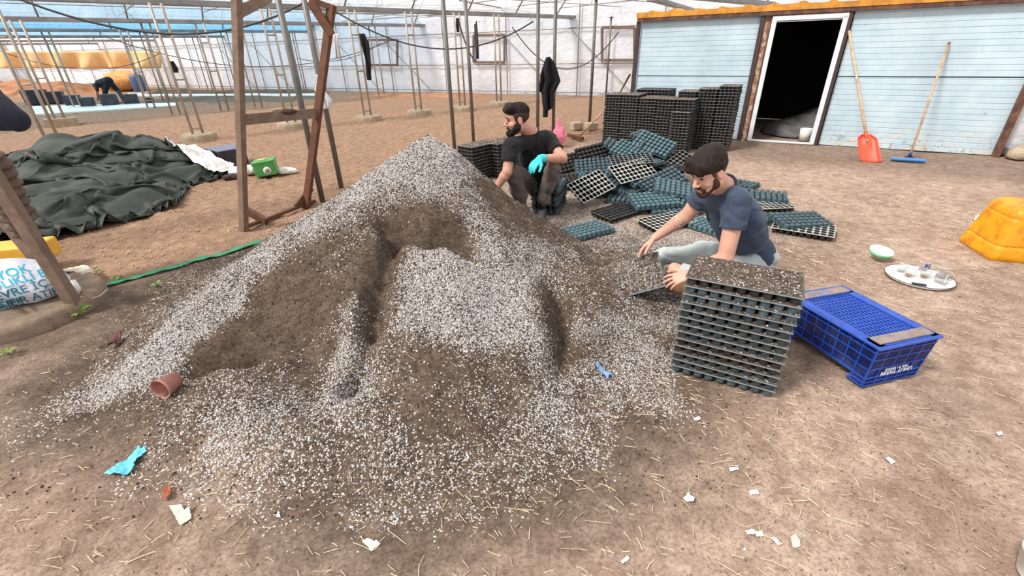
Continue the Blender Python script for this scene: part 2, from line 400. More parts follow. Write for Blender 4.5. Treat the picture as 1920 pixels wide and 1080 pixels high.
def grains(name, n, xs, ys, hfun, dfun, smin, smax, matl, parent, seed):
    """loose granules, each a little eight-sided stone"""
    r = np.random.default_rng(seed); x = r.uniform(*xs, n); y = r.uniform(*ys, n)
    k = r.random(n) < dfun(x, y); x, y = x[k], y[k]; n = len(x); z = hfun(x, y)
    s_ = r.uniform(smin, smax, n); o = np.array([[1, 0, 0], [-1, 0, 0], [0, 1, 0], [0, -1, 0], [0, 0, 1], [0, 0, -1]], float)
    j = o[None]*s_[:, None, None]*r.uniform(.6, 1.2, (n, 6, 1)); a = r.uniform(0, 6.28, n); b = r.uniform(0, 6.28, n)
    ca, sa, cb, sb = np.cos(a)[:, None], np.sin(a)[:, None], np.cos(b)[:, None], np.sin(b)[:, None]
    X, Y, Z = j[..., 0]*ca-j[..., 1]*sa, j[..., 0]*sa+j[..., 1]*ca, j[..., 2]
    Y, Z = Y*cb-Z*sb, Y*sb+Z*cb
    V = np.stack([X+x[:, None], Y+y[:, None], Z+z[:, None]+s_[:, None]*.25], -1).reshape(-1, 3)
    f = np.array([[0, 2, 4], [2, 1, 4], [1, 3, 4], [3, 0, 4], [2, 0, 5], [1, 2, 5], [3, 1, 5], [0, 3, 5]])
    Q = (f[None]+np.arange(n)[:, None, None]*6).reshape(-1, 3)
    return link(name, npmesh(name, V, Q, matl), parent)
PERL = mat('perlite', (238, 234, 232), .9, .08, 30)
PEAT = mat('peat_crumb', (70, 56, 46), .95, .3, 30)
g = grains('perlite_grains', 150000, (-3.0, 1.4), (1.1, 5.6), lambda x, y: np.maximum(mound_fine(x, y), ground_h(x, y)), lambda x, y: dens(x, y)**1.6*.75, .002, .0048, PERL, MOUND, 3)
tag(g, 'loose white perlite granules on the heap', kind='stuff')
g = grains('peat_crumbs', 60000, (-2.8, 1.3), (1.2, 5.5), lambda x, y: np.maximum(mound_fine(x, y), ground_h(x, y)), lambda x, y: .5*np.exp(-np.hypot(x-APEX[0], (y-3.5)*.8)**2/2.2), .003, .008, PEAT, MOUND, 4)
tag(g, 'loose dark peat crumbs on the heap', kind='stuff')
g = grains('soil_crumbs', 60000, (-3.2, 5.2), (.65, 6.0), ground_h, lambda x, y: .5*(1-ss(-.2, .2, tilled_side(x, y)))*(mound(x, y) < .01)*np.clip(.35+1.2*fbm(x*1.2, y*1.2, 0, 3, 160), .08, 1), .0018, .0055, mat('brown_crumb', (120, 96, 80), .95, .35, 3), floor, 14)
tag(g, 'small brown soil crumbs over the packed earth', kind='stuff')
g = grains('soil_clods', 26000, (-9, 2.5), (3.5, 15), ground_h, lambda x, y: ss(-.1, .3, tilled_side(x, y))*.9, .004, .015, mat('tilled_clod', (200, 164, 136), .95, .3, 2), floor, 15)
tag(g, 'small clods on the tilled bed', kind='stuff')
# straw on the packed ground
def straw(name, n, xs, ys, pf, lo, hi, seed):
    r = np.random.default_rng(seed); x = r.uniform(*xs, n); y = r.uniform(*ys, n); k = r.random(n) < pf(x, y); x, y = x[k], y[k]; n = len(x)
    z = np.maximum(ground_h(x, y), mound_fine(x, y))+.005; a = np.where(r.random(n) < .6, r.normal(-.6, .5, n), r.uniform(0, 3.14, n)); L = r.uniform(lo, hi, n)*np.where(r.random(n) < .1, 2.0, 1); w = r.uniform(.0006, .0015, n)
    bend = r.normal(0, .12, n); V = []
    for u in (-.5, 0, .5):
        cx = x+np.cos(a)*L*u-np.sin(a)*L*bend*(.25-u*u); cy = y+np.sin(a)*L*u+np.cos(a)*L*bend*(.25-u*u)
        zz = z+(.25-u*u)*L*.08+.002
        for sx, dz in ((-1, 0), (0, .0022), (1, 0)):
            V.append(np.stack([cx-np.sin(a)*w*sx, cy+np.cos(a)*w*sx, zz+dz], 1))
    V = np.stack(V, 1).reshape(-1, 3)
    f = np.array([[0, 3, 4, 1], [1, 4, 5, 2], [3, 6, 7, 4], [4, 7, 8, 5]]); Q = (f[None]+np.arange(n)[:, None, None]*9).reshape(-1, 4)
    return link(name, npmesh(name, V, Q, mat('straw', (216, 198, 166), .8, .25, 3)))
st = straw('straw', 14000, (-2.9, 5.0), (.7, 6.5), lambda x, y: np.clip(.75-1.2*ss(-.2, .25, tilled_side(x, y))-np.clip(dens(x, y)*1.2, 0, .7)-.25*ss(1.5, 4, y), 0, 1)*(.35+.65*(fbm(x*1.6, y*1.6, 0, 2, 99) > -.05))*(mound(x, y) < .03), .015, .055, 8)
tag(st, 'short dry straw strewn over the packed earth', 'straw', kind='stuff')
# ---------------------------------------------------------------- light
W = bpy.data.worlds.new('sky'); SC.world = W; W.use_nodes = True; wt = W.node_tree; wt.nodes.clear()
def wn(typ, **k):
    nd = wt.nodes.new(typ)
    for a, v in k.items(): setattr(nd, a, v)
    return nd
wo = wn('ShaderNodeOutputWorld'); bg = wn('ShaderNodeBackground'); tc = wn('ShaderNodeTexCoord'); nzt = wn('ShaderNodeTexNoise')
nzt.inputs['Scale'].default_value = 2.2; nzt.inputs['Detail'].default_value = 5; wt.links.new(tc.outputs['Generated'], nzt.inputs['Vector'])
rp = wn('ShaderNodeValToRGB'); rp.color_ramp.elements[0].position = .34; rp.color_ramp.elements[1].position = .46
rp.color_ramp.elements[0].color = (.50, .72, 1.0, 1); rp.color_ramp.elements[1].color = (1, .985, .97, 1)
wt.links.new(nzt.outputs[0], rp.inputs[0]); wt.links.new(rp.outputs[0], bg.inputs[0]); bg.inputs[1].default_value = 1.15; wt.links.new(bg.outputs[0], wo.inputs[0])
sd = bpy.data.lights.new('sun', 'SUN'); sd.energy = 6.0; sd.angle = math.radians(12); sd.color = (1, .95, .88)
sun = bpy.data.objects.new('sun', sd); COL.objects.link(sun)
_to = Vector((.80, .42, -1.05)).normalized(); sun.rotation_euler = _to.to_track_quat('-Z', 'Y').to_euler(); sun.location = (-6, -5, 12)
SC.view_settings.view_transform = 'Standard'; SC.view_settings.look = 'None'; SC.view_settings.exposure = 0.0; SC.view_settings.gamma = 1.0
SC.view_settings.use_curve_mapping = False
cy = SC.cycles; cy.use_denoising = True; cy.max_bounces = 8; cy.diffuse_bounces = 3; cy.glossy_bounces = 2; cy.transmission_bounces = 4; cy.transparent_max_bounces = 24
cy.sample_clamp_indirect = 6.0; cy.caustics_reflective = False; cy.caustics_refractive = False
# ---------------------------------------------------------------- greenhouse frame: rows run along RD, stand RC apart along RN
RD = np.array([.752, .659]); RN = np.array([-.659, .752])
def SCp(s, c, z): p = RD*s+RN*c; return (p[0], p[1], z)
def sc_of(x, y): return x*RD[0]+y*RD[1], x*RN[0]+y*RN[1]
ROWS = [.2, 6.7, 13.2, 19.7, 26.2, 32.7, 39.2, 45.7]; GZ = 2.66
WA, WB = np.array([7.5, 17.2]), np.array([-42.0, 43.2])     # back wall on the ground
def wall_s(c):
    d = WB-WA; n = np.array([-d[1], d[0]]); return ((WA@n)-(RN@n)*c)/(RD@n)
tn = [0]
def trim(mb, m, lab=None):
    tn[0] += 1; o = mb.build('trim_%d' % tn[0], m); tag(o, lab, 'greenhouse frame' if lab else None, kind='structure'); return o
for i, c in enumerate(ROWS):
    s0, s1 = -34 if i > 1 else -12, wall_s(c)
    if i == 1: s1 = 16.5
    mb = MB(); a, b = SCp(s0, c, GZ), SCp(s1, c, GZ)
    mb.bar(a, b, .26, .012); mb.bar(SCp(s0, c-.13, GZ+.05), SCp(s1, c-.13, GZ+.05), .012, .10); mb.bar(SCp(s0, c+.13, GZ+.05), SCp(s1, c+.13, GZ+.05), .012, .10)
    trim(mb, GUTTER, 'grey steel rain gutter on the posts of the greenhouse')
# hoops, tie rods and struts of each bay, and the film over it
for i, c in enumerate(ROWS[:-1]):
    c2 = ROWS[i+1]; cm = (c+c2)/2; mb = MB(); ends = []
    for s in np.arange(-30 if i else -8, wall_s(cm)-.4, 2.0 if i < 3 else 4.0):
        pts = [SCp(s, c+(c2-c)*u, GZ+.06+1.75*math.sin(math.pi*u)**.85) for u in np.linspace(0, 1, 11)]
        mb.tube(pts, .026, 5, False)
        mb.tube([SCp(s, c, GZ+.30), SCp(s, c2, GZ+.30)], .014, 5, False)
        for u, v in ((.25, .32), (.5, .5), (.75, .68), (.5, .28), (.5, .72)):
            mb.tube([SCp(s, c+(c2-c)*u, GZ+.30), SCp(s, c+(c2-c)*v, GZ+.06+1.75*math.sin(math.pi*v)**.85)], .011, 4, False)
    for u in (.0, .25, .5, .75, 1.0):
        if u in (0., 1.) and i % 2: continue
        zz = GZ+.05+1.75*math.sin(math.pi*u)**.85
        mb.tube([SCp(-30 if i else -8, c+(c2-c)*u, zz), SCp(wall_s(cm)-.3, c+(c2-c)*u, zz)], .014, 5, False)
    for u in (.25, .5, .75): mb.tube([SCp(-30 if i else -8, c+(c2-c)*u, GZ+.3), SCp(wall_s(cm)-.3, c+(c2-c)*u, GZ+.3)], .011, 4, False)
    trim(mb, GALV, 'thin hoops and rods carrying the film of one greenhouse bay')
    ns = np.linspace(-34 if i else -12, wall_s(cm)+1.5, 60); us = np.linspace(0, 1, 25)
    Sg, Ug = np.meshgrid(ns, us, indexing='ij'); z = GZ+.09+1.78*np.sin(np.pi*Ug)**.85+.02*fbm(Sg*1.5, Ug*9, 0, 2, 100+i)
    x = RD[0]*Sg+RN[0]*(c+(c2-c)*Ug); y = RD[1]*Sg+RN[1]*(c+(c2-c)*Ug)
    o = link('ceiling', npmesh('ceiling', np.stack([x, y, z], -1).reshape(-1, 3), grid_faces(*x.shape), FILM_BLUE if i in (3, 4) else FILM_ROOF, True))
    tag(o, 'white plastic film roof over one greenhouse bay', kind='structure')
# back wall of film with rails and stiff seams
def wall_pt(u, z, off=0.0):
    d = WB-WA; L = np.hypot(*d); d = d/L; n = np.array([-d[1], d[0]]); p = WA+d*u+n*off
    return (p[0], p[1], z)
WL = float(np.hypot(*(WB-WA)))
uu = np.linspace(-6, WL, 420); zz = np.linspace(-.05, 4.6, 30); U, Z = np.meshgrid(uu, zz, indexing='ij')
off = .05*fbm(U*1.2, Z*.8, 0, 4, 131)+.02*noise(U*5, Z*1.5, 0, 133)
d_ = (WB-WA)/WL; n_ = np.array([-d_[1], d_[0]])
X = WA[0]+d_[0]*U+n_[0]*off; Yy = WA[1]+d_[1]*U+n_[1]*off
tag(link('wall_back', npmesh('wall_back', np.stack([X, Yy, Z], -1).reshape(-1, 3), grid_faces(*X.shape), FILM_WALL, True)), 'milky plastic film wall at the far end of the greenhouse', kind='structure')
mb = MB()
for z in (.12, 1.15, 2.35): mb.tube([wall_pt(-5, z, .1), wall_pt(WL, z, .1)], .022, 6, False)
for u in np.arange(-4, WL, 3.1): mb.tube([wall_pt(u, -.02, .1), wall_pt(u, 3.6, .1)], .024, 6, False)
for u in np.arange(3, WL, 9.3): mb.tube([wall_pt(u, .05, .14), wall_pt(u+2.6, 2.3, .14)], .018, 5, False); mb.tube([wall_pt(u+3.1, .05, .14), wall_pt(u+5.6, 2.3, .14)], .018, 5, False)
trim(mb, GALV, 'rails and studs behind the film wall')
mb = MB()
for a, b, r in (((600, 26, 2.95), (1000, 22, 3.1), .02), ((640, 40, 2.8), (1190, 2, 3.2), .018), ((862, 1, 2.9), (1112, 44, 2.9), .018), ((905, 12, 3.0), (1190, 44, 2.9), .016), ((760, 50, 2.75), (1190, 22, 3.1), .016), ((985, 20, 3.0), (1035, 58, 2.72), .02), ((560, 8, 3.0), (830, 10, 3.0), .016), ((1040, 52, 2.70), (1188, 46, 2.72), .024)):
    mb.tube([G(*a), G(*b)], r, 5, False)
trim(mb, GALV, 'thin tie rods crossing under the roof in front of the end wall')
mb = MB(); mb.bar(G(1222, -2, GZ), G(1318, 25, GZ), .24, .07); trim(mb, GUTTER, 'grey gutter running in behind the shed roof')
# low earth bank along the wall
# left side wall of film far away
LW0, LW1 = np.array([-42.0, 43.2]), np.array([-46.0, 8.0])
mb = MB(); mb.add([(LW0[0], LW0[1], -.05), (LW1[0], LW1[1], -.05), (LW1[0], LW1[1], 4.6), (LW0[0], LW0[1], 4.6)], [(0, 1, 2, 3)])
tag(mb.build('wall_left', FILM_WALL), 'far left film wall of the greenhouse', kind='structure')
# window openings framed in wood in the back wall
def rect_on_wall(px0, py0, px1, py1):
    out = []
    for px, py in ((px0, py0), (px1, py0), (px1, py1), (px0, py1)):
        d = ray(px, py); n3 = np.array([n_[0], n_[1], 0]); q = np.array([WA[0], WA[1], 0])+n3*.16
        out.append(EYE+d*(((q-EYE)@n3)/(d@n3)))
    return out
FRW = mat('window_timber', (120, 100, 88), .8, .2, 9)
for i, (r, cl) in enumerate((((690, 75, 745, 122), 1), ((888, 66, 946, 117), 1), ((1129, 52, 1190, 113), 1))):
    q = rect_on_wall(*r); mb = MB()
    for a, b in zip(q, q[1:]+q[:1]): mb.bar(a, b, .05, .10)
    tag(mb.build('window_%d' % (i+1), FRW), 'timber framed vent opening in the film wall', kind='structure')
# ---------------------------------------------------------------- posts: two pipes with rungs on a round concrete foot
_PN = [0]
def post_pair(b, t=None, label='', sep=.2, ztop=GZ, foot=.36, fh=.12, axis=None, fm=CONC, pm=GALV_L, r=.027, rungs=(.25, 1.25, 2.1), square=False, group=None):
    g_ = G(*b); root = empty('greenhouse_post', (g_[0], g_[1], 0)); tag(root, label, 'post', group or 'paired pipe posts of the greenhouse')
    ax = np.array(axis if axis is not None else RD); ax = ax/np.linalg.norm(ax)
    for sx in (-1, 1):
        m = MB(); m.tube([(ax[0]*sx*sep/2, ax[1]*sx*sep/2, -.03), (ax[0]*sx*sep/2, ax[1]*sx*sep/2, ztop)], r, 8); m.build('pipe', pm, root)
    for z in rungs:
        m = MB(); m.tube([(-ax[0]*sep/2, -ax[1]*sep/2, z), (ax[0]*sep/2, ax[1]*sep/2, z)], r*.7, 6); m.build('rung', pm, root)
    if foot:
        m = MB()
        if square: m.box((0, 0, fh/2-.03), (foot*2, foot*1.6, fh+.06), Matrix.Rotation(.7, 3, 'Z'))
        else: m.lathe([(foot*1.04, -.05), (foot*1.02, fh*.6), (foot*.98, fh), (foot*.9, fh+.02), (.001, fh+.025)], (0, 0, 0), 22, cap0=True)
        fo = m.build('footing', fm, root); fo.data.polygons.foreach_set('use_smooth', [False]*len(fo.data.polygons))
    return root
PL = [((375, 262), 'paired pipe post on a round concrete foot behind the dark green tarp'),
 ((549, 240), 'paired pipe post on a round concrete foot seen through the timber stand'),
 ((691, 226), 'paired pipe post with the long black cloth hanging beside it'),
 ((786, 215), 'paired pipe post whose round foot has a tuft of green weeds'),
 ((868, 207), 'paired pipe post, in the gap between the two dark steel poles'),
 ((936, 198), 'paired pipe post just above the head of the man in black'),
 ((118, 235), 'paired pipe post on a rectangular concrete block, far left behind the tarp'),
 ((284, 202), 'paired pipe post beside the bending worker'),
 ((422, 207), 'paired pipe post left of the timber stand, in the second row'),
 ((105, 276), 'paired pipe post standing right behind the top of the dark green tarp')]
for i, (b, lab) in enumerate(PL):
    post_pair(b, label=lab, sep=.2 if i < 6 else .26, foot=(.36 if i not in (7, 8, 9) else 0), square=(i == 6), fh=.12 if i < 6 else .2, r=.027 if i < 6 else .03, axis=RD if i not in (6, 7, 8, 9) else (1, .1))
# further rows: fainter repeats along their gutters
k_ = 0
for c, ss_ in ((13.2, (18.5, 21)), (19.7, (2.4, 5.0, 7.5, 10.0, 12.5, 15.0, 17.5)), (26.2, (-6, -3, 0, 3, 6, 9, 12)), (32.7, (-12, -9, -6, -3, 0, 3, 6)), (39.2, (-12, -8, -4, 0))):
    for s in ss_:
        if s > wall_s(c)-.5: continue
        p = RD*s+RN*c; q = PX((p[0], p[1], 0))
        if not -40 < q[0] < 1200: continue
        if any(abs(q[0]-b[0][0]) < 14 for b in PL[6:9]) and c == 19.7: continue
        root = empty('greenhouse_post', (p[0], p[1], 0)); tag(root, 'thin paired pipe post far off in the back rows of the greenhouse', 'post', 'far pipe posts in the back rows')
        for sx in (-1, 1):
            m = MB(); m.tube([(.12*sx, .02*sx, -.03), (.12*sx, .02*sx, GZ)], .026, 6); m.build('pipe', GALV_L, root)
# ---------------------------------------------------------------- single steel poles
DARKP = mat('grey_steel_pole', (112, 110, 108), .5, .2, 10, dirt=(120, 100, 84), dirt_amt=.6, dirt_scale=5, Metallic=.3)
for b, t, lab in (((605, 378), (527, 0), 'grey steel pole running down past the brown post of the timber stand'),
                  ((640, 352), (570, 0), 'grey steel pole with the scrap of white film tied on, right of the timber stand'),
                  ((853, 286), (832, 0), 'grey steel pole ending behind the peak of the soil heap'),
                  ((888, 264), (875, 0), 'grey steel pole ending at the corner of the tray stack behind the man in black'),
                  ((1008, 262), (1010, 0), 'grey steel pole left of the hanging black jacket'),
                  ((1037, 256), (1045, 0), 'grey steel pole the black jacket hangs against'),
                  ((1105, 236), (1118, 0), 'grey steel pole left of the stacked trays by the shed'),
                  ((1136, 181), (1150, 0), 'grey steel pole close before the film wall, left of the shed')):
    g_ = G(*b); root = empty('steel_pole', (g_[0], g_[1], 0)); tag(root, lab, 'pole', 'single steel poles')
    m = MB(); m.tube([(0, 0, -.03), (0, 0, GZ)], .034, 10); m.build('pipe', DARKP, root)
    m = MB(); m.box((0, 0, GZ-.03), (.16, .16, .02)); m.build('head_plate', DARKP, root)
# ---------------------------------------------------------------- shed
SD = np.array([.857, -.515]); SD = SD/np.linalg.norm(SD); SN = np.array([-.515, -.857]); SN = SN/np.linalg.norm(SN)   # along the wall, towards the camera
D0 = G(1405, 263)[:2]; ZT = 2.10
def sh(u, n, z): p = D0+SD*u+SN*n; return (p[0], p[1], z)
def u_of(px, py, z=0): return float((G(px, py, z)[:2]-D0)@SD)
U0, U1, UD = u_of(1181, 250), u_of(1862, 293), u_of(1522, 271)
def panel_mat():
    t = NT('blue_white_panel'); p = t.obj(); n = t.noise(p, 3, 5, .6)
    c = t.mix(t.ramp(n, [(.35, 0.0), (.7, 1.0)]), S((184, 206, 218)), S((202, 220, 228)))
    sx = t.n('ShaderNodeSeparateXYZ'); t.t.links.new(p, sx.inputs[0])
    low = t.ramp(sx.outputs[2], [(.02, 1.0), (.42, 0.0)])
    peel = t.math('MULTIPLY', low, t.ramp(t.noise(p, 7, 6, .75), [(.5, 0.0), (.6, 1.0)]))
    c = t.mix(t.math('MULTIPLY', peel, .8), c, S((216, 205, 186)))
    c = t.mix(t.math('MULTIPLY', t.math('MULTIPLY', low, t.ramp(t.noise(p, 16, 5, .75), [(.55, 0.0), (.62, 1.0)])), .6), c, S((130, 108, 84)))
    sp = t.ramp(t.noise(p, 4.5, 3, .5), [(.70, 0.0), (.73, 1.0)]); c = t.mix(t.math('MULTIPLY', sp, .5), c, S((120, 140, 150)))
    t.bsdf(c, .35); return t.m
PANEL = panel_mat()
def ribbed(u0, u1, z0, z1, name, lab):
    """insulated panel: face with shallow grooves along its length"""
    prof = []; z = z0; k = 0
    while z < z1-.001:
        ze = min(z+.085, z1); prof += [(0, z+.004), (0, ze-.010), (.007, ze-.006), (.007, ze-.001)]; z = ze
        k += 1
    V = []; 
    for n, z in prof: V += [sh(u0, -n, z), sh(u1, -n, z)]
    V += [sh(u0, -.06, z1), sh(u1, -.06, z1), sh(u0, -.06, z0), sh(u1, -.06, z0)]
    m = len(V)//2; Fc = [(2*i, 2*i+1, 2*((i+1) % m)+1, 2*((i+1) % m)) for i in range(m)]
    mb = MB(); mb.add(V, Fc); return tag(mb.build(name, PANEL), lab, kind='structure')
SEAM = 1.13
n = 0
for u0, u1 in ((U0, -.14), (UD+.10, U1)):
    for z0, z1 in ((0, SEAM-.006), (SEAM+.006, ZT)):
        n += 1; ribbed(u0, u1, z0, z1, 'wall_shed.%03d' % n, 'pale blue ribbed panel wall of the shed')
mb = MB(); mb.prism([sh(U0, -.01, 0), sh(U0, -.05, 0), sh(U0, -.05, ZT), sh(U0, -.01, ZT)], Vector(sh(U1, 0, 0))-Vector(sh(U0, 0, 0)))
BLACK = mat('interior_shade_black', (26, 24, 24), .9); BROWNM = mat('brown_painted_steel', (84, 52, 44), .55, .25, 8, dirt=(150, 110, 80), dirt_amt=.5, dirt_scale=7)
STEELD = mat('dark_post_paint', (70, 52, 50), .5, .2, 8); ORANGE = mat('orange_sheet', (226, 158, 62), .5, .12, 6, dirt=(150, 90, 50), dirt_amt=.5)
FOAM = mat('foam_and_timber', (150, 104, 78), .9, .35, 25, dirt=(222, 205, 180), dirt_amt=.8, dirt_scale=12, bump=.8, bscale=30); PVC = mat('white_plastic_frame', (226, 232, 240), .35, .04, 6, dirt=(180, 176, 168), dirt_amt=.25)
# shed room behind the wall: side walls, ceiling
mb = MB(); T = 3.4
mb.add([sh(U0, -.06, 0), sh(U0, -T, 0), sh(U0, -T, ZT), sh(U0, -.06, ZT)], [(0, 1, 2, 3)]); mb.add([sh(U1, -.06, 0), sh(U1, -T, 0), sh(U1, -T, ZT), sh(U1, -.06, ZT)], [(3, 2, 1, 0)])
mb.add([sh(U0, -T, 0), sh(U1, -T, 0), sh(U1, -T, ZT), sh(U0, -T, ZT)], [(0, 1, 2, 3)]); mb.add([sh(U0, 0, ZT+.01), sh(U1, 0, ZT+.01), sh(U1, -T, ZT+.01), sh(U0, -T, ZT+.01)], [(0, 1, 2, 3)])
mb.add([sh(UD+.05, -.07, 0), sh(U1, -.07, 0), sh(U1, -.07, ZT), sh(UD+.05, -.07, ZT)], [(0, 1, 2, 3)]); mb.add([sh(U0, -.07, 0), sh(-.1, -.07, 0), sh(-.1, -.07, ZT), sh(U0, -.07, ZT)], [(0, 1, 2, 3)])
tag(mb.build('wall_shed_inner', BLACK), 'inside of the shed, its shade painted near black', kind='structure')  # shade of the room is put into the near-black wall colour
# wavy orange roof edge and brown eaves strip
mb = MB(); us = np.linspace(U0-.08, U1+.9, 200); w = np.abs(((us-U0) % .42)/.42-.5)*2
topz = ZT+.145+.03*ss(.55, .95, 1-w)+.012*noise(us*3, 0, 0, 5); V = []
for i, u in enumerate(us): V += [sh(u, .10, ZT+.055), sh(u, .11, topz[i]), sh(u, -.5, topz[i]+.02)]
Fc = []
for i in range(len(us)-1):
    for k in (0, 1): Fc.append((3*i+k, 3*i+3+k, 3*i+4+k, 3*i+1+k))
mb.add(V, Fc); tag(mb.build('trim_roof_edge', ORANGE), 'wavy orange sheet edge of the shed roof', kind='structure')
mb = MB(); mb.bar(sh(U0-.06, .06, ZT+.03), sh(U1+.9, .06, ZT+.03), .06, .075); tag(mb.build('trim_eaves', BROWNM), 'brown eaves rail of the shed', kind='structure')
def upost(u, w, m, nm, lab, n=.03, z1=ZT, d=.07):
    mb = MB(); mb.bar(sh(u, n, -.02), sh(u, n, z1), d, w, up=(SD[0], SD[1], 0)); o = mb.build(nm, m); tag(o, lab, kind='structure'); return o
upost(U0-.04, .07, STEELD, 'trim_corner_post', 'dark corner post of the shed'); upost(-.19, .07, STEELD, 'trim_door_post', 'dark steel post left of the doorway'); upost(-.105, .08, FOAM, 'trim_foam_strip', 'torn foam and timber strip beside the door frame', .0, ZT, .05)
upost(-.055, .025, BROWNM, 'trim_door_bead', 'brown bead beside the door frame', .02); upost(UD+.05, .06, STEELD, 'trim_door_post_far', 'brown steel post right of the doorway'); upost(U1+.03, .09, BROWNM, 'trim_end_post', 'rusty brown steel post at the end of the shed wall', .05, ZT+.1)
mb = MB(); mb.bar(sh(-.1, .0, ZT-.025), sh(UD+.03, .0, ZT-.025), .04, .06); tag(mb.build('trim_door_head', FOAM), 'torn timber head above the door frame', kind='structure')
door = empty('door_1', sh(0, 0, 0)); tag(door, 'open white plastic door frame in the shed wall', kind='structure')
b0 = Vector(sh(0, 0, 0)); dz = ZT-.06
for nm, a, b in (('frame_jamb', sh(.0, .03, 0), sh(.0, .03, dz)), ('frame_jamb', sh(UD-.01, .03, 0), sh(UD-.01, .03, dz)), ('frame_head', sh(-.035, .03, dz), sh(UD+.025, .03, dz)), ('threshold', sh(0, .03, .012), sh(UD, .03, .012))):
    mb = MB(); wd = .075 if nm != 'threshold' else .03
    mb.bar(Vector(a)-b0, Vector(b)-b0, .09 if nm == 'frame_head' else .09, wd, up=(SD[0], SD[1], 0) if nm == 'frame_jamb' else (0, 0, 1)); o = mb.build(nm, PVC, door); bevel(o, .008)
# ---------------------------------------------------------------- seedling trays
TH, TL, TW = .046, .53, .315
def tray_plastic(name, rgb, dust, amt):
    t = NT(name); p = t.pos(); n = t.noise(p, 26, 5, .7); n2 = t.noise(p, 120, 3, .6)
    c = t.mix(t.ramp(t.noise(p, 7, 4), [(.3, 0.0), (.7, 1.0)]), tuple(v*.75 for v in S(rgb)[:3])+(1,), S(rgb))
    f = t.math('MULTIPLY', t.ramp(t.math('ADD', t.math('MULTIPLY', n, .7), t.math('MULTIPLY', n2, .3)), [(.42, 0.0), (.62, 1.0)]), amt)
    t.bsdf(t.mix(f, c, S(dust)), .5); t.b.inputs['Specular IOR Level'].default_value = .35; return t.m
TEAL = tray_plastic('teal_tray_plastic', (58, 82, 93), (116, 124, 122), .45); TEAL2 = tray_plastic('sea_green_tray_plastic', (72, 104, 115), (132, 142, 142), .4)
TBLK = tray_plastic('black_tray_plastic', (30, 33, 36), (92, 86, 80), .4)
TRIM_D = tray_plastic('black_tray_rim', (74, 78, 82), (150, 142, 132), .6)
TWHT = tray_plastic('dusty_tray_top', (176, 178, 172), (205, 200, 190), .6); TGRY = tray_plastic('grey_tray_top', (92, 100, 102), (140, 138, 130), .6)
def tray_parts(n=12, bend=0.0, mg=.007, hf=.88):
    """plate with holes and turned-down lip; cups under it. z=0 at the cup bottoms"""
    P = MB(); C = MB(); a, b = (TL-mg)/9, (TW-mg)/5; per = []
    k4 = n//4
    for s in range(4):
        for i in range(k4):
            u = -1+2*i/k4; per.append([(u, -1), (1, u), (-u, 1), (-1, -u)][s])
    hole = []
    for x, y in per:
        r = math.hypot(x, y); q = (abs(x)**3+abs(y)**3)**(1/3.0); hole.append((x/q*hf, y/q*hf))
    bz = lambda x: -bend*(x/(TL/2))**2
    def add(mb, pts, faces): mb.add([(x, y, z+bz(x)) for x, y, z in pts], faces, 0, False)
    for i in range(9):
        for j in range(5):
            cx, cy = -TL/2+mg/2+a*(i+.5), -TW/2+mg/2+b*(j+.5)
            o = [(cx+x*a/2, cy+y*b/2, TH) for x, y in per]; h = [(cx+x*a/2, cy+y*b/2, TH) for x, y in hole]
            add(P, o+h, [(q, (q+1) % n, n+(q+1) % n, n+q) for q in range(n)])
            m_ = [(cx+x*a/2*.92, cy+y*b/2*.92, TH*.45) for x, y in hole]; bt = [(cx+x*a/2*.88, cy+y*b/2*.88, .004) for x, y in hole]; b2 = [(cx+x*a/2*.78, cy+y*b/2*.78, 0) for x, y in hole]
            Fc = [(q, n+q, n+(q+1) % n, (q+1) % n) for q in range(n)]+[(n+q, 2*n+q, 2*n+(q+1) % n, n+(q+1) % n) for q in range(n)]+[(2*n+q, 3*n+q, 3*n+(q+1) % n, 2*n+(q+1) % n) for q in range(n)]+[tuple(range(3*n, 4*n))[::-1]]
            add(C, h+m_+bt+b2, Fc)
    xs = np.linspace(-TL/2, TL/2, 10)
    loop = lambda e, z: [(x, -TW/2-e, z) for x in xs*(1+2*e/TL)]+[(TL/2+e, y, z) for y in (-.05, .05)]+[(x, TW/2+e, z) for x in xs[::-1]*(1+2*e/TL)]+[(-TL/2-e, y, z) for y in (.05, -.05)]
    l0, l1, l2 = loop(-mg/2, TH), loop(0, TH), loop(.002, TH-.005); m = len(l0)
    add(P, l0+l1+l2, [(q, (q+1) % m, m+(q+1) % m, m+q) for q in range(m)]+[])
    P.add([(x, y, z+bz(x)) for x, y, z in l1+l2], [(q, (q+1) % m, m+(q+1) % m, m+q) for q in range(m)], 1, False)
    return P, C
def soil_patch(seed, full=1.0):
    xs = np.linspace(-TL/2+.008, TL/2-.008, 91); ys = np.linspace(-TW/2+.008, TW/2-.008, 51); X, Y = np.meshgrid(xs, ys, indexing='ij'); a, b = (TL-.02)/9, (TW-.02)/5
    u = np.abs(((X+TL/2-.01)/a) % 1-.5)*2; v = np.abs(((Y+TW/2-.01)/b) % 1-.5)*2; e = np.maximum(u, v)
    z = TH+.0035*full-.0052*ss(.70, .97, e)+.0035*fbm(X*70, Y*70, seed, 3, seed)+.003*fbm(X*9, Y*9, seed, 2, seed+5)
    me = npmesh('soil_fill', np.stack([X, Y, z], -1).reshape(-1, 3), grid_faces(*X.shape)[:, ::-1], SOIL, True)
    for n, v_ in (('perlite', .15), ('tilled', 0), ('damp', 1)):
        at = me.attributes.new(n, 'FLOAT', 'POINT'); at.data.foreach_set('value', np.full(X.size, v_, np.float32))
    return me
_P, _C = tray_parts(12); _Pb, _Cb = tray_parts(12, .075); _Pl, _Cl = tray_parts(8)
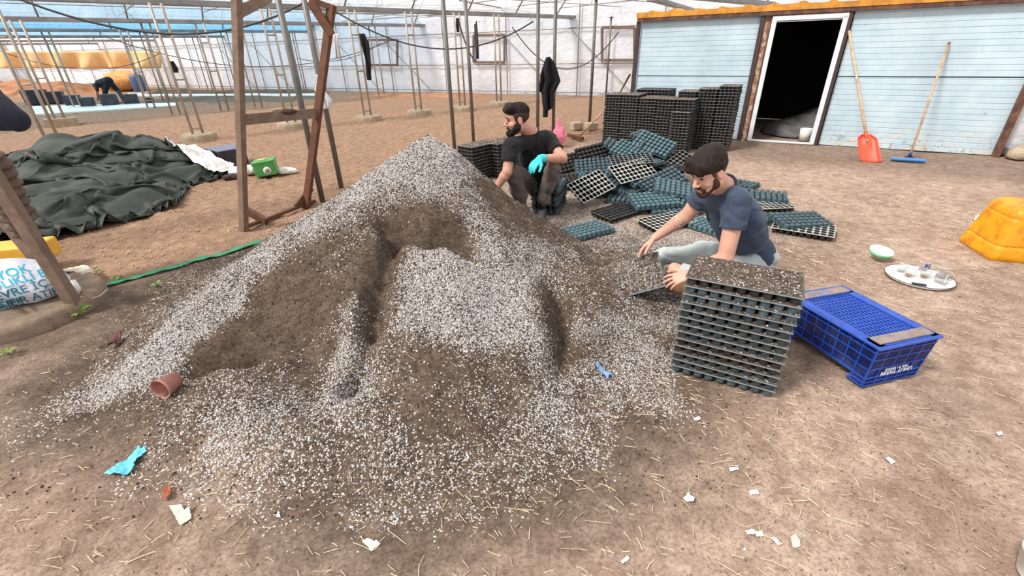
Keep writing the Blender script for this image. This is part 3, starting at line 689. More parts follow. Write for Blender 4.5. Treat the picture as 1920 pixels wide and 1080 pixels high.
TSOIL = tray_plastic('soiled_tray_top', (84, 76, 70), (120, 106, 96), .7); TLIP = tray_plastic('tray_lip', (122, 134, 138), (150, 150, 146), .5); TEALD = tray_plastic('dark_teal_tray_plastic', (40, 58, 66), (92, 92, 88), .4)
PLATE = {k: _P.mesh('tray_top', m) for k, m in (('white', [TWHT, TWHT]), ('grey', [TGRY, TLIP]), ('teal', [TEAL, TEAL]), ('dark', [TBLK, TRIM_D]), ('soiled', [TSOIL, TLIP]))}
CUPS = {k: _C.mesh('cell_cups', m) for k, m in (('teal', TEAL), ('sea', TEAL2), ('dark', TBLK), ('deep', TEALD))}
PLATE_B = _Pb.mesh('tray_top', [TEAL, TEAL]); CUPS_B = _Cb.mesh('cell_cups', TEAL)
_lo = MB(); _lo.v = list(_Pl.v); _lo.f = list(_Pl.f); _lo.m = [0]*len(_Pl.f); _lo.sm = [False]*len(_Pl.f); _lo.add(_Cl.v, _Cl.f, 1); LOW = _lo.mesh('stacked_tray', [TRIM_D, TBLK]); LOW2 = _lo.mesh('stacked_tray', [TGRY, TBLK])
SOILF = [soil_patch(1), soil_patch(2), soil_patch(3, .6)]
GRP_STACK = 'filled seedling trays'
ORD = 'topmost,second,third,fourth,fifth,sixth,seventh,eighth,ninth,tenth,eleventh,twelfth,thirteenth,fourteenth,fifteenth,sixteenth,seventeenth,eighteenth,nineteenth,twentieth,twenty-first,twenty-second,twenty-third,twenty-fourth'.split(',')
def tray(label, loc, rot, plate='teal', cups='teal', soil=None, bent=False, group=None):
    o = link('seedling_tray', PLATE_B if bent else PLATE[plate], None, loc)
    if isinstance(rot, Matrix): o.rotation_mode = 'QUATERNION'; o.rotation_quaternion = rot.to_quaternion()
    else: o.rotation_euler = rot
    tag(o, label, 'seedling tray', group); link('cell_cups', CUPS_B if bent else CUPS[cups], o)
    if soil is not None: link('soil_fill', SOILF[soil], o)
    return o
def low(label, loc, rz, me, group): 
    o = link('seedling_tray', me, None, loc); o.rotation_euler = (0, 0, rz); return tag(o, label, 'seedling tray', group)
# near stack of thirteen filled trays
Nc = np.array([1.352, 1.815]); dl = np.array([-.87, .494]); ds = np.array([.494, .87]); yaw = math.atan2(-dl[1], -dl[0])
for k in range(13):
    top = 12-k; c = Nc+dl*TL/2+ds*TW/2+RNG.normal(0, .003, 2)
    if top == 0: c = c+ds*.004
    tray('soil-filled tray, %s in the knee-high stack beside the blue crate' % (ORD[top] if top else 'topmost'), (c[0], c[1], k*TH+.002), (0, 0, yaw+RNG.normal(0, .008)), 'soiled', 'teal' if k in (11, 10, 0) else ('dark' if k in (3, 4, 12) else 'deep'), 0 if top == 0 else 1+k % 2, group='trays of the near stack')
# two stacks behind the man in black
for q, (px, py, nm, dd) in enumerate(((884, 277, 'left stack behind the man in black', 0), (933, 271, 'right stack behind the man in black', .06))):
    a = G(px, py, .475); l1 = np.array([.66, .75]); l1 = l1/np.hypot(*l1); l0 = np.array([-l1[1], l1[0]])
    c0 = a[:2]+l1*TL/2+l0*TW/2
    for k in range(10):
        top = 9-k; c = c0+RNG.normal(0, .004, 2)
        o = low('black seedling tray, %s in the %s' % (ORD[top], nm), (c[0], c[1], k*.0475), math.atan2(l1[1], l1[0])+RNG.normal(0, .01), LOW, 'trays stacked behind the man in black')
        if top == 0: link('soil_fill', SOILF[1], o)
# big block of stacks against the shed
B0 = np.array([3.83, 8.11]); bn = Matrix.Rotation(math.atan2(SN[1], SN[0]), 3, 'Z')
def bstack(u, n, cnt, nm, soil=True, me=LOW, pitch=.0475):
    """front right corner at u along the wall, n towards the camera"""
    c0 = B0+SD*(u-TW/2)+SN*(n-TL/2)
    for k in range(cnt):
        top = cnt-1-k; c = c0+RNG.normal(0, .004, 2)
        o = low('black seedling tray, %s in the %s' % (ORD[top], nm), (c[0], c[1], k*pitch), math.atan2(SN[1], SN[0])+RNG.normal(0, .012), LOW2 if RNG.random() < .22 else me, 'trays stacked by the shed wall')
        if top == 0 and soil: link('soil_fill', SOILF[2], o)
names = ['leftmost stack by the shed', 'second stack from the left by the shed', 'third stack from the left by the shed', 'fourth stack from the left by the shed', 'fifth stack from the left by the shed']
for i in range(5): bstack(-2.24+.324*(i+1)+.02, .30+(.04 if i > 2 else 0), (19, 19, 18, 18, 18)[i], names[i])
bstack(-.62, .47, 14, 'low front stack by the shed')
for i, (u, c, nm) in enumerate(((-.66, 20, 'tall stack just right of the low one'), (-.33, 21, 'second tallest stack by the shed'), (0, 22, 'tallest right end stack by the shed'))): bstack(u, -.02, c, nm)
for i, u in enumerate((-1.50, -1.17)): bstack(u, -.30, 20, ('back row left stack by the shed', 'back row right stack by the shed')[i], False)
# loose pile and strays
def loose(label, A, B, up=True, roll=0.0, plate='teal', cups='teal', bent=False, soil=None, group=None, shift=0.0):
    a = G(*A); b = G(*B); a = Vector(a); b = Vector(b); d = (b-a).normalized(); m = (a+b)/2+d*shift
    side = Vector((0, 0, 1)).cross(d).normalized(); nrm = d.cross(side)
    R = Matrix((d, side, nrm)).transposed(); R = R @ Matrix.Rotation(math.radians(roll), 3, 'X')
    if not up: R = R @ Matrix.Rotation(math.pi, 3, 'X')
    off = R @ Vector((0, 0, -TH/2)); loc = m+off
    return tray(label, loc, R, plate, cups, soil, bent, group)
LP = 'loose empty trays heaped between the men'
loose('teal seedling tray lying alone cups up, in front of the others', (1067, 439, .023), (1128, 424, .023), False, 0, 'teal', 'sea', group=LP)
loose('dark seedling tray lying holes up in the soil left of the white-topped one', (1125, 407, .03), (1185, 389, .03), True, 3, 'dark', 'dark', group=LP)
loose('tray with dusty white top tipped up toward the man in black', (1077, 366, .14), (1138, 336, .24), True, 34, 'white', 'dark', group=LP)
loose('tray with dusty white top lying behind the tattooed forearm', (1211, 425, .03), (1286, 408, .035), True, 3, 'white', 'dark', group=LP)
loose('teal tray cups up at the front edge of the heap, above the dark tray', (1188, 378, .11), (1262, 371, .12), False, 14, 'teal', 'sea', group=LP)
loose('large teal tray cups up sloping down the middle of the heap', (1219, 350, .17), (1266, 328, .27), False, 20, 'teal', 'teal', group=LP)
loose('grey-topped tray standing out behind the head of the man in blue', (1258, 322, .2), (1283, 303, .30), True, 20, 'grey', 'dark', group=LP)
loose('grey-topped tray high in the heap, below the bent tray', (1161, 303, .36), (1205, 299, .38), True, 12, 'grey', 'dark', group=LP)
loose('long grey-topped tray across the heap over the teal cups', (1149, 332, .25), (1222, 312, .32), True, 28, 'white', 'dark', group=LP)
loose('teal tray cups up on the left shoulder of the heap', (1082, 314, .22), (1147, 308, .26), False, 26, 'teal', 'teal', group=LP)
loose('teal tray seen end on, below the high grey-topped tray', (1158, 322, .22), (1166, 305, .30), False, 10, 'teal', 'sea', group=LP)
loose('black tray on edge at the upper left of the heap', (1097, 293, .33), (1137, 283, .38), False, 42, 'dark', 'dark', group=LP)
loose('black tray on edge beside the elbow of the man in black', (1058, 307, .22), (1097, 297, .28), False, 38, 'dark', 'dark', group=LP)
loose('bent teal tray arching over the top of the heap', (1138, 274, .44), (1203, 279, .43), False, 8, bent=True, group=LP)
loose('teal tray cups up under the topmost one', (1163, 276, .46), (1206, 293, .38), False, 24, 'teal', 'sea', group=LP)
loose('topmost teal tray slanting down toward the low black stack', (1194, 256, .56), (1260, 283, .42), False, 30, 'teal', 'sea', group=LP)
loose('teal tray peeping out behind the topmost one', (1200, 252, .54), (1238, 268, .46), False, 6, group=LP)
loose('black tray on edge sloping below the topmost teal one', (1197, 272, .44), (1254, 302, .30), False, 40, 'dark', 'dark', group=LP)
loose('pale teal tray cups up near the face of the man in blue', (1247, 349, .21), (1296, 358, .17), False, 14, 'teal', 'sea', group=LP)
loose('teal tray cups up just over the shoulder of the man in blue', (1260, 368, .12), (1306, 378, .09), False, 16, 'teal', 'sea', group=LP)
loose('flat teal tray cups up left of the sleeve of the man in blue', (1232, 392, .03), (1290, 391, .03), False, 2, 'teal', 'teal', group=LP)
loose('teal tray cups up under the long grey-topped one', (1182, 338, .2), (1222, 326, .22), False, 14, 'teal', 'teal', group=LP)
loose('dark green tray cups up at the foot of the heap, right of the tipped tray', (1150, 346, .10), (1190, 357, .10), False, 10, 'teal', 'teal', group=LP)
loose('pale tray cups up peeping over the tipped white one', (1100, 331, .14), (1140, 321, .17), False, 14, 'teal', 'sea', group=LP)
loose('grey tray lying flat behind the knee of the man in black', (1056, 347, .03), (1102, 341, .03), True, 2, 'grey', 'dark', group=LP)
loose('black tray cups up beside the knee of the man in black', (1060, 336, .10), (1100, 331, .12), False, 8, 'dark', 'dark', group=LP)
loose('dark tray holes up at the right back of the heap', (1222, 306, .27), (1262, 313, .25), True, 8, 'dark', 'dark', group=LP)
loose('white-topped tray lying under a teal one, nearest the tea tray', (1452, 421, .03), (1562, 438, .03), True, 2, 'white', 'dark', group=LP)
loose('teal tray cups up leaning on the white-topped one behind the blue shirt', (1464, 414, .085), (1537, 411, .075), False, 8, 'teal', 'teal', group=LP)
loose('dark teal tray cups up close to the back of the blue shirt', (1395, 405, .024), (1452, 410, .024), False, 1, 'teal', 'teal', group=LP)
loose('teal tray cups up behind the shoulder of the man in blue', (1400, 364, .075), (1460, 369, .075), False, 5, 'teal', 'teal', group=LP)
loose('pale-topped tray flat on the ground behind the man in blue', (1400, 388, .024), (1468, 385, .024), True, 0, 'white', 'dark', group=LP)
loose('teal tray cups up furthest back behind the man in blue', (1352, 338, .024), (1408, 348, .024), False, 0, 'teal', 'teal', group=LP)
loose('teal tray cups up tucked between the chest and arm of the man in blue', (1292, 412, .024), (1345, 428, .024), False, 0, 'teal', 'sea', group=LP)
for i, (x, y, z, a, t_) in enumerate(((1.25, 5.75, .03, .4, 0), (1.75, 5.85, .03, 1.2, 0), (1.45, 5.35, .03, -.4, 0), (2.05, 5.3, .03, .9, 0), (1.5, 5.9, .09, .1, 6), (1.85, 5.6, .10, -.6, -6), (1.3, 5.75, .16, 1.0, 5), (1.65, 5.8, .17, .3, -5), (1.55, 5.85, .25, -.3, 4), (1.75, 6.0, .31, .5, 3))):
    R = Euler((math.radians(t_), math.radians(-t_), a)).to_matrix() @ Matrix.Rotation(math.pi, 3, 'X')
    tray('teal seedling tray mostly buried under the loose heap', (x, y, z+.02), R, 'teal', 'teal', group='trays buried in the loose heap')
# stack of upturned trays used as a seat
for k in range(6):
    R = Matrix.Rotation(1.25+RNG.normal(0, .03), 3, 'Z') @ Matrix.Rotation(math.pi, 3, 'X')
    tray('upturned tray, %s of the stack the man in black sits on' % ORD[5-k], (.47+RNG.normal(0, .004), 5.22, .047+k*.047), R, 'dark', ('teal', 'dark', 'teal')[k % 3], group='trays used as a seat')
# the tray being filled
a, b = Vector(G(1232, 472, .33)), Vector(G(1250, 535, .20))
lx = Vector((-.19, .05, -.085)).normalized(); sy_ = (a-b).normalized(); sy_ = (sy_-lx*sy_.dot(lx)).normalized(); nz_ = lx.cross(sy_)
if nz_.z < 0: sy_ = -sy_; nz_ = -nz_
HELD = tray('half-buried tray being filled with soil by the man in blue', (a+b)/2+lx*(TL/2-.0)-nz_*TH, Matrix((lx, sy_, nz_)).transposed(), 'grey', 'dark', 1)
# ---------------------------------------------------------------- signed-distance modelling (smooth blended solids meshed by surface nets)
class SDF:
    def __init__(s, lo, hi, h):
        s.lo = np.array(lo, float); s.h = h; s.n = np.ceil((np.array(hi)-s.lo)/h).astype(int)+1
        s.D = np.full(s.n, .2, np.float32); s.ax = [(s.lo[i]+h*np.arange(s.n[i])).astype(np.float32) for i in range(3)]
    def _sl(s, lo, hi):
        return tuple(slice(max(0, int((lo[i]-s.lo[i])/s.h)-1), min(s.n[i], int((hi[i]-s.lo[i])/s.h)+3)) for i in range(3))
    def op(s, f, lo, hi, k=.01, mode='u'):
        m = k+3*s.h; sl = s._sl(np.array(lo)-m, np.array(hi)+m)
        X, Y, Z = s.ax[0][sl[0]][:, None, None], s.ax[1][sl[1]][None, :, None], s.ax[2][sl[2]][None, None, :]
        if min(len(s.ax[i][sl[i]]) for i in range(3)) < 1: return s
        d = f(X, Y, Z); a = s.D[sl]; k = max(k, 1e-5)
        if mode == 'u': h = np.clip(.5+.5*(d-a)/k, 0, 1); s.D[sl] = d*(1-h)+a*h-k*h*(1-h)
        elif mode == 's': h = np.clip(.5-.5*(-d-a)/k, 0, 1); s.D[sl] = -d*(1-h)+a*h+k*h*(1-h)
        return s
    def cap(s, a, b, ra, rb=None, k=.01, mode='u'):
        a = np.array(a, float); b = np.array(b, float); rb = ra if rb is None else rb; ba = b-a; L = float(ba@ba)+1e-12; R = max(ra, rb)
        def f(X, Y, Z):
            x, y, z = X-a[0], Y-a[1], Z-a[2]; t = np.clip((x*ba[0]+y*ba[1]+z*ba[2])/L, 0, 1)
            return np.sqrt((x-ba[0]*t)**2+(y-ba[1]*t)**2+(z-ba[2]*t)**2)-(ra+(rb-ra)*t)
        return s.op(f, np.minimum(a, b)-R, np.maximum(a, b)+R, k, mode)
    def chain(s, pts, rs, k=.01):
        for i in range(len(pts)-1): s.cap(pts[i], pts[i+1], rs[i], rs[i+1], k)
        return s
    def ell(s, c, r, R=None, k=.01, mode='u'):
        c = np.array(c, float); R = np.eye(3) if R is None else np.array(R, float); r = np.array(r, float); m = r.max()
        def f(X, Y, Z):
            x, y, z = X-c[0], Y-c[1], Z-c[2]; k0 = 0; k1 = 0
            for i in range(3):
                q = (x*R[0, i]+y*R[1, i]+z*R[2, i])/r[i]; k0 = k0+q*q; k1 = k1+(q/r[i])**2
            k0 = np.sqrt(k0); return k0*(k0-1)/np.maximum(np.sqrt(k1), 1e-6)
        return s.op(f, c-m, c+m, k, mode)
    def box(s, c, hs, R=None, rnd=.01, k=.01, mode='u', taper=0.0):
        c = np.array(c, float); R = np.eye(3) if R is None else np.array(R, float); m = float(np.linalg.norm(hs))*(1+abs(taper))
        def f(X, Y, Z):
            x, y, z = X-c[0], Y-c[1], Z-c[2]; q = [x*R[0, i]+y*R[1, i]+z*R[2, i] for i in range(3)]
            sc = 1-taper*np.clip(q[2]/hs[2], -1, 1); dd = [np.abs(q[0])-(hs[0]*sc-rnd), np.abs(q[1])-(hs[1]*sc-rnd), np.abs(q[2])-(hs[2]-rnd)]
            o = np.sqrt(sum(np.maximum(v, 0)**2 for v in dd)); return o+np.minimum(np.maximum(np.maximum(dd[0], dd[1]), dd[2]), 0)-rnd
        return s.op(f, c-m, c+m, k, mode)
    def clip(s, p, n, k=0.0):
        """keep what lies behind the plane through p with outward normal n"""
        p = np.array(p, float); n = np.array(n, float); n = n/np.linalg.norm(n)
        d = (s.ax[0][:, None, None]-p[0])*n[0]+(s.ax[1][None, :, None]-p[1])*n[1]+(s.ax[2][None, None, :]-p[2])*n[2]
        if k: h = np.clip(.5-.5*(d-s.D)/k, 0, 1); s.D = (d*(1-h)+s.D*h+k*h*(1-h)).astype(np.float32)
        else: s.D = np.maximum(s.D, d).astype(np.float32)
        return s
    def disp(s, amp, sc, seed=0, o=2, band=.05):
        m = np.abs(s.D) < band; i = np.argwhere(m); p = [s.ax[q][i[:, q]].astype(float) for q in range(3)]
        sc = sc if isinstance(sc, (tuple, list)) else (sc,)*3
        s.D[m] += (amp*fbm(p[0]*sc[0], p[1]*sc[1], p[2]*sc[2], o, seed)).astype(np.float32); return s
    def field(s, f, band=.05):
        m = np.abs(s.D) < band; i = np.argwhere(m); p = [s.ax[q][i[:, q]].astype(float) for q in range(3)]
        s.D[m] += f(*p).astype(np.float32); return s
    def mesh(s, smooth=1):
        D = s.D; S_ = D < 0; n = D.shape
        cnt = np.zeros((n[0]-1, n[1]-1, n[2]-1), np.int8); cor = [(i, j, k) for i in (0, 1) for j in (0, 1) for k in (0, 1)]
        for i, j, k in cor: cnt += S_[i:n[0]-1+i, j:n[1]-1+j, k:n[2]-1+k]
        ijk = np.argwhere((cnt > 0) & (cnt < 8)); d = np.stack([D[ijk[:, 0]+i, ijk[:, 1]+j, ijk[:, 2]+k] for i, j, k in cor], 1)
        pos = np.zeros((len(ijk), 3)); ct = np.zeros(len(ijk)); C = np.array(cor, float)
        for a in range(8):
            for b in range(a+1, 8):
                if np.abs(C[a]-C[b]).sum() != 1: continue
                m = (d[:, a] < 0) != (d[:, b] < 0); t = d[m, a]/(d[m, a]-d[m, b]); pos[m] += C[a]+(C[b]-C[a])*t[:, None]; ct[m] += 1
        V = s.lo+s.h*(ijk+pos/ct[:, None]); idx = np.full(cnt.shape, -1, np.int32); idx[ijk[:, 0], ijk[:, 1], ijk[:, 2]] = np.arange(len(ijk)); Q = []
        for ax in range(3):
            u, v = (ax+1) % 3, (ax+2) % 3; A = np.take(S_, range(n[ax]-1), ax); B = np.take(S_, range(1, n[ax]), ax); e = np.argwhere(A != B)
            ok = (e[:, u] > 0) & (e[:, v] > 0) & (e[:, u] < n[u]-1) & (e[:, v] < n[v]-1); e = e[ok]; f_ = A[e[:, 0], e[:, 1], e[:, 2]]; q = []
            for du, dv in ((-1, -1), (0, -1), (0, 0), (-1, 0)):
                c = e.copy(); c[:, u] += du; c[:, v] += dv; q.append(idx[c[:, 0], c[:, 1], c[:, 2]])
            q = np.stack(q, 1); q[~f_] = q[~f_][:, ::-1]; Q.append(q)
        Q = np.concatenate(Q); return V, Q[(Q >= 0).all(1)]
    def build(s, name, m, parent=None, base=(0, 0, 0)):
        V, Q = s.mesh(); return link(name, npmesh(name, V-np.asarray(base, float), Q, m, True), parent)
def basis(f, up=(0, 0, 1)):
    """columns: forward, left, up"""
    f = np.array(f, float); f /= np.linalg.norm(f); l = np.cross(up, f); l /= np.linalg.norm(l); return np.stack([f, l, np.cross(f, l)], 1)
def drape(name, rows, y, m, fold=.03, nf=4, thick=.008, nc=28, seed=0, parent=None, sub=5, lean=0.0):
    """hanging or lying sheet: rows of (left px, right px, py[, y]) become a folded cloth of real thickness"""
    R = []
    for i in range(len(rows)-1):
        for t in np.linspace(0, 1, sub, endpoint=False):
            R.append([rows[i][k]*(1-t)+rows[i+1][k]*t for k in range(len(rows[0]))])
    R.append(list(rows[-1])); V = []
    for ri, r in enumerate(R):
        yy = r[3] if len(r) > 3 else y; a, b = Yp(r[0], r[2], yy), Yp(r[1], r[2], yy)
        u = np.linspace(0, 1, nc)[:, None]; p = a+(b-a)*u
        ph = u[:, 0]*nf*6.28+seed; w = np.sin(ph+.8*math.sin(ri*.22+seed))+.5*noise(u[:, 0]*nf*2.2, ri*.12, 0, seed)
        p[:, 1] += fold*w*min(1, .25+ri/len(R)); p[:, 2] += lean*w; V.append(p)
    V = np.array(V); o = link(name, npmesh(name, V.reshape(-1, 3), grid_faces(*V.shape[:2]), m, True), parent)
    md = o.modifiers.new('cloth', 'SOLIDIFY'); md.thickness = thick; md.offset = 0; return o
def flat_sheet(name, px, m, z=.008, amp=.012, seed=0, thick=.002, res=.012):
    """small scrap lying on the ground, outline given by its corners"""
    P = [G(a, b, .0)[:2] for a, b in px]; x0, y0 = np.min(P, 0); x1, y1 = np.max(P, 0); res = max(min(x1-x0, y1-y0)/34, .001)
    X, Y_ = np.meshgrid(np.arange(x0, x1+res, res), np.arange(y0, y1+res, res), indexing='ij'); ins = np.zeros(X.shape, bool); n = len(P)
    for i in range(n):
        (ax, ay), (bx, by) = P[i], P[(i+1) % n]; c = ((ay > Y_) != (by > Y_)) & (X < (bx-ax)*(Y_-ay)/(by-ay+1e-9)+ax); ins ^= c
    Z = np.maximum(ground_h(X, Y_), mound_fine(X, Y_))+z+amp*(fbm(X/(x1-x0+.001)*3, Y_/(x1-x0+.001)*3, seed, 3, seed)+.4)
    f = grid_faces(*X.shape); f = f[ins.ravel()[f].sum(1) >= 3]; us = np.unique(f); rm = np.full(X.size, -1); rm[us] = np.arange(len(us))
    o = link(name, npmesh(name, np.stack([X, Y_, Z], -1).reshape(-1, 3)[us], rm[f], m, True)); md = o.modifiers.new('sheet', 'SOLIDIFY'); md.thickness = thick; return o
def gz(x, y): return max(float(mound_fine(np.array([x]), np.array([y]))[0]), float(ground_h(np.array([x]), np.array([y]))[0]))
def text_mesh(body, size, m, name, parent=None, extrude=.0006):
    cu = bpy.data.curves.new('t', 'FONT'); cu.body = body; cu.size = size; cu.align_x = 'CENTER'; cu.align_y = 'CENTER'; cu.extrude = extrude; cu.resolution_u = 3; cu.offset = size*.012
    t = bpy.data.objects.new('t', cu); COL.objects.link(t); bpy.context.view_layer.update()
    me = bpy.data.meshes.new_from_object(t.evaluated_get(bpy.context.evaluated_depsgraph_get())); bpy.data.objects.remove(t); bpy.data.curves.remove(cu)
    me.materials.clear(); me.materials.append(m); return link(name, me, parent)
# ---------------------------------------------------------------- blue crate, upside down
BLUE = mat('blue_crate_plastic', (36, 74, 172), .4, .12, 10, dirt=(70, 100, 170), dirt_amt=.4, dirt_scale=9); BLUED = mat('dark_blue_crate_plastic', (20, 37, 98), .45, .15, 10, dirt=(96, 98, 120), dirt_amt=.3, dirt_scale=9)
MUD = mat('dried_mud', (150, 132, 118), .95, .25, 30, dirt=(90, 110, 170), dirt_amt=.6, dirt_scale=14, bump=.5); WHITE_INK = mat('white_print', (224, 228, 236), .6, .05)
cN = np.array([1.86, 1.88]); cs = np.array([.971, .24]); cl = np.array([-.235, .972])
CS, CLn, CHt = .40, .585, .275
crate = empty('plastic_crate', (cN[0], cN[1], 0), math.atan2(cs[1], cs[0])); tag(crate, 'upturned blue plastic crate with lattice bottom beside the tray stack', 'crate')
tp = .018   # walls lean in a little towards the ground
def wpt(side, u, z):   # point on the outer wall
    e = tp*(1-z/CHt); L = [CS, CLn, CS, CLn][side]; u = e+(L-2*e)*u/L
    return [(u, e, z), (CS-e, u, z), (CS-u, CLn-e, z), (e, CLn-u, z)][side]
walls = MB(); slat = MB(); rib = MB()
for side in range(4):
    L = [CS, CLn, CS, CLn][side]; long_ = side % 2; nn = [(0, -1, 0), (1, 0, 0), (0, 1, 0), (-1, 0, 0)][side]; nv = Vector(nn)
    foot = .075
    for z in (.006, .03, .058, .118, .182, .232):
        if z < .05 and long_:
            for u0, u1 in ((0, foot*1.3), (L-foot*1.3, L)): rib.bar(wpt(side, u0, z), wpt(side, u1, z), .012, .007)
        else: rib.bar(wpt(side, 0, z), wpt(side, L, z), .013, .006)
    rib.bar(wpt(side, foot*1.0, .062), wpt(side, L-foot*1.0, .062), .010, .010)
    k = max(5, int(L/.070))
    for i in range(k+1):
        u = L*i/k; lo = .0 if (not long_ or u < foot or u > L-foot) else .06
        rib.bar(wpt(side, u, lo), wpt(side, u, CHt), .007, .008, up=nn)
    # closed panel where the print sits and slotted bands above
    for (z0, z1, u0, u1) in ((.0, .118, 0, L),)+(((.118, .182, 0, L*.10), (.118, .182, L*.9, L), (.182, .25, 0, L*.08), (.182, .25, L*.92, L)) if True else ()):
        if long_ and z0 == 0:
            for a, b, zz0 in ((0, foot, 0), (foot, L-foot, .06), (L-foot, L, 0)):
                P = [wpt(side, a, zz0), wpt(side, b, zz0), wpt(side, b, z1), wpt(side, a, z1)]; walls.prism([Vector(p)-nv*.003 for p in P], -nv*.003)
        else: walls.prism([Vector(p)-nv*.003 for p in (wpt(side, u0, z0), wpt(side, u1, z0), wpt(side, u1, z1), wpt(side, u0, z1))], -nv*.003)
    if not long_: walls.prism([Vector(p)-nv*.003 for p in (wpt(side, 0, .118), wpt(side, L, .118), wpt(side, L, .19), wpt(side, 0, .19))], -nv*.003)
    for i in range(int(L/.0115)):
        u = .0115*(i+.5)
        for z0, z1 in ((.122, .178), (.186, .245)): slat.bar(wpt(side, u, z0), wpt(side, u, z1), .0065, .006, up=nn)
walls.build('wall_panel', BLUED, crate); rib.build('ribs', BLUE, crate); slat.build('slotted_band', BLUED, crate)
rm_ = MB()
for a, b in (((-.012, -.006), (CS+.012, -.006)), ((CS+.006, -.012), (CS+.006, CLn+.012)), ((CS+.012, CLn+.006), (-.012, CLn+.006)), ((-.006, CLn+.012), (-.006, -.012))): rm_.bar((a[0], a[1], CHt-.012), (b[0], b[1], CHt-.008), .022, .016)
bevel(rm_.build('rim', BLUE, crate), .008, 3)
la = MB(); inn = .045
for i in range(15): y = .085+(CLn-.17)*i/14; la.bar((inn, y, CHt-.014), (CS-inn, y, CHt-.014), .008, .010)
for i in range(13): x = inn+(CS-2*inn)*i/12; la.bar((x, .08, CHt-.013), (x, CLn-.08, CHt-.013), .009, .011)
la.box((inn/2, CLn/2, CHt-.006), (inn, CLn, .008)); la.box((CS-inn/2, CLn/2, CHt-.006), (inn, CLn, .008)); la.box((CS/2, .042, CHt-.006), (CS, .08, .008)); la.box((CS/2, CLn-.042, CHt-.006), (CS, .08, .008))
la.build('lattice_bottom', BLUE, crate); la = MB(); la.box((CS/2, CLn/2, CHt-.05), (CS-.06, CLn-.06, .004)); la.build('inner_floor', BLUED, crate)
for y in (.045, CLn-.045):
    m = MB(); m.box((CS/2, y, CHt+.003), (CS*.9, .064, .012)); tag(bevel(m.build('mud_strip', MUD, crate), .005), 'strip of dried grey mud')
for body, sz, z, u in (('UMUT TARIM', .036, .083, .5), ('MOL 8 1 TARSUS', .021, .107, .47)):
    t = text_mesh(body, sz, WHITE_INK, 'printed_text', crate); t.matrix_local = Matrix.Translation((CS*u, tp*(1-z/CHt)-.013, z)) @ Matrix.Rotation(math.pi/2, 4, 'X') @ Matrix.Rotation(math.pi, 4, 'Z')
# ---------------------------------------------------------------- tea plate, glasses, bowl
WPL = mat('white_enamel', (232, 232, 230), .25, .04, 5, dirt=(196, 188, 176), dirt_amt=.5, dirt_scale=9); MINT = mat('mint_plastic', (128, 214, 150), .35, .06); INW = mat('white_plastic', (236, 236, 232), .4, .04)
def glass_mat():
    t = NT('clear_cup'); b = t.bsdf((.95, .96, .97, 1), .08); b.inputs['Transmission Weight'].default_value = 1.0; b.inputs['IOR'].default_value = 1.12
    tr = t.n('ShaderNodeBsdfTransparent'); mx = t.n('ShaderNodeMixShader', i_0=.62); t.l(b, 0, mx, 1); t.l(tr, 0, mx, 2); t.l(mx, 0, t.out, 0); return t.m
CLEAR = glass_mat()
pc = G(1723, 519, .015); pr = .215
m = MB(); m.lathe([(.001, .006), (pr*.6, .005), (pr*.93, .007), (pr, .020), (pr+.004, .018), (pr*.95, .001), (.001, 0)], (0, 0, 0), 48); plate = m.build('tea_plate', WPL, None, (pc[0], pc[1], .002)); tag(plate, 'round white tray on the ground holding the clear cups', 'tray')
m = MB(); m.lathe([(pr+.003, .017), (pr+.006, .019), (pr+.003, .022)], (0, 0, 0), 48); m.build('dark_edge', TBLK, plate)
SAND = mat('tea_dregs', (196, 128, 96), .7, .15); 
def cup(px, py, lab, r=.036, h=.072, tilt=None, dregs=False):
    p = G(px, py, .012); o = empty('drinking_cup', (p[0], p[1], .0125)); tag(o, lab, 'cup', 'clear cups on the white tray')
    R = Matrix.Rotation(tilt[0], 3, 'X') @ Matrix.Rotation(tilt[1], 3, 'Y') if tilt else None
    m = MB(); z0 = r if tilt else 0
    m.lathe([(.001, .004), (r*.72, .004), (r*.98, h), (r*1.03, h+.002), (r*1.03, h-.002), (r*.74, .0), (.001, 0)], (0, 0, z0), 20, R=R); m.build('cup_wall', CLEAR, o)
    m = MB(); m.lathe([(r*1.0, h-.001), (r*1.05, h+.002), (r*1.0, h+.004)], (0, 0, z0), 20, R=R); m.build('cup_rim', INW, o)
    if dregs: m = MB(); m.lathe([(.001, .012), (r*.72, .012)], (0, 0, z0), 18, R=R); m.build('tea_dregs', SAND, o)
    return o
cup(1689, 508, 'clear cup at the left edge of the white tray'); cup(1703, 517, 'clear cup with reddish dregs left of centre on the white tray', dregs=True, h=.05); cup(1729, 506, 'clear cup at the back of the white tray')
cup(1732, 519, 'clear cup with orange dregs in the middle of the white tray', dregs=True, h=.05); cup(1763, 519, 'largest clear cup, upright at the right of the white tray', .045, .085); cup(1750, 527, 'clear cup lying on its side at the front of the white tray', .034, .07, (1.45, .5)); cup(1778, 520, 'clear cup on its side at the right rim of the white tray', .032, .066, (1.45, -.9))
a, b = G(1710, 531, .02), G(1737, 535, .02); m = MB(); m.bar(a, b, .028, .009); o = m.build('cigarette_packet', TBLK); bevel(o, .002); tag(o, 'small dark flat packet on the front of the white tray', 'packet')
p = G(1738, 502, .02); m = MB(); m.lathe([(.016, 0), (.018, .035)], (p[0], p[1], .02), 12, cap0=True, cap1=True); tag(m.build('blue_cap', mat('blue_cap_plastic', (86, 98, 190), .5)), 'small blue cap between the back cups on the white tray', 'cap')
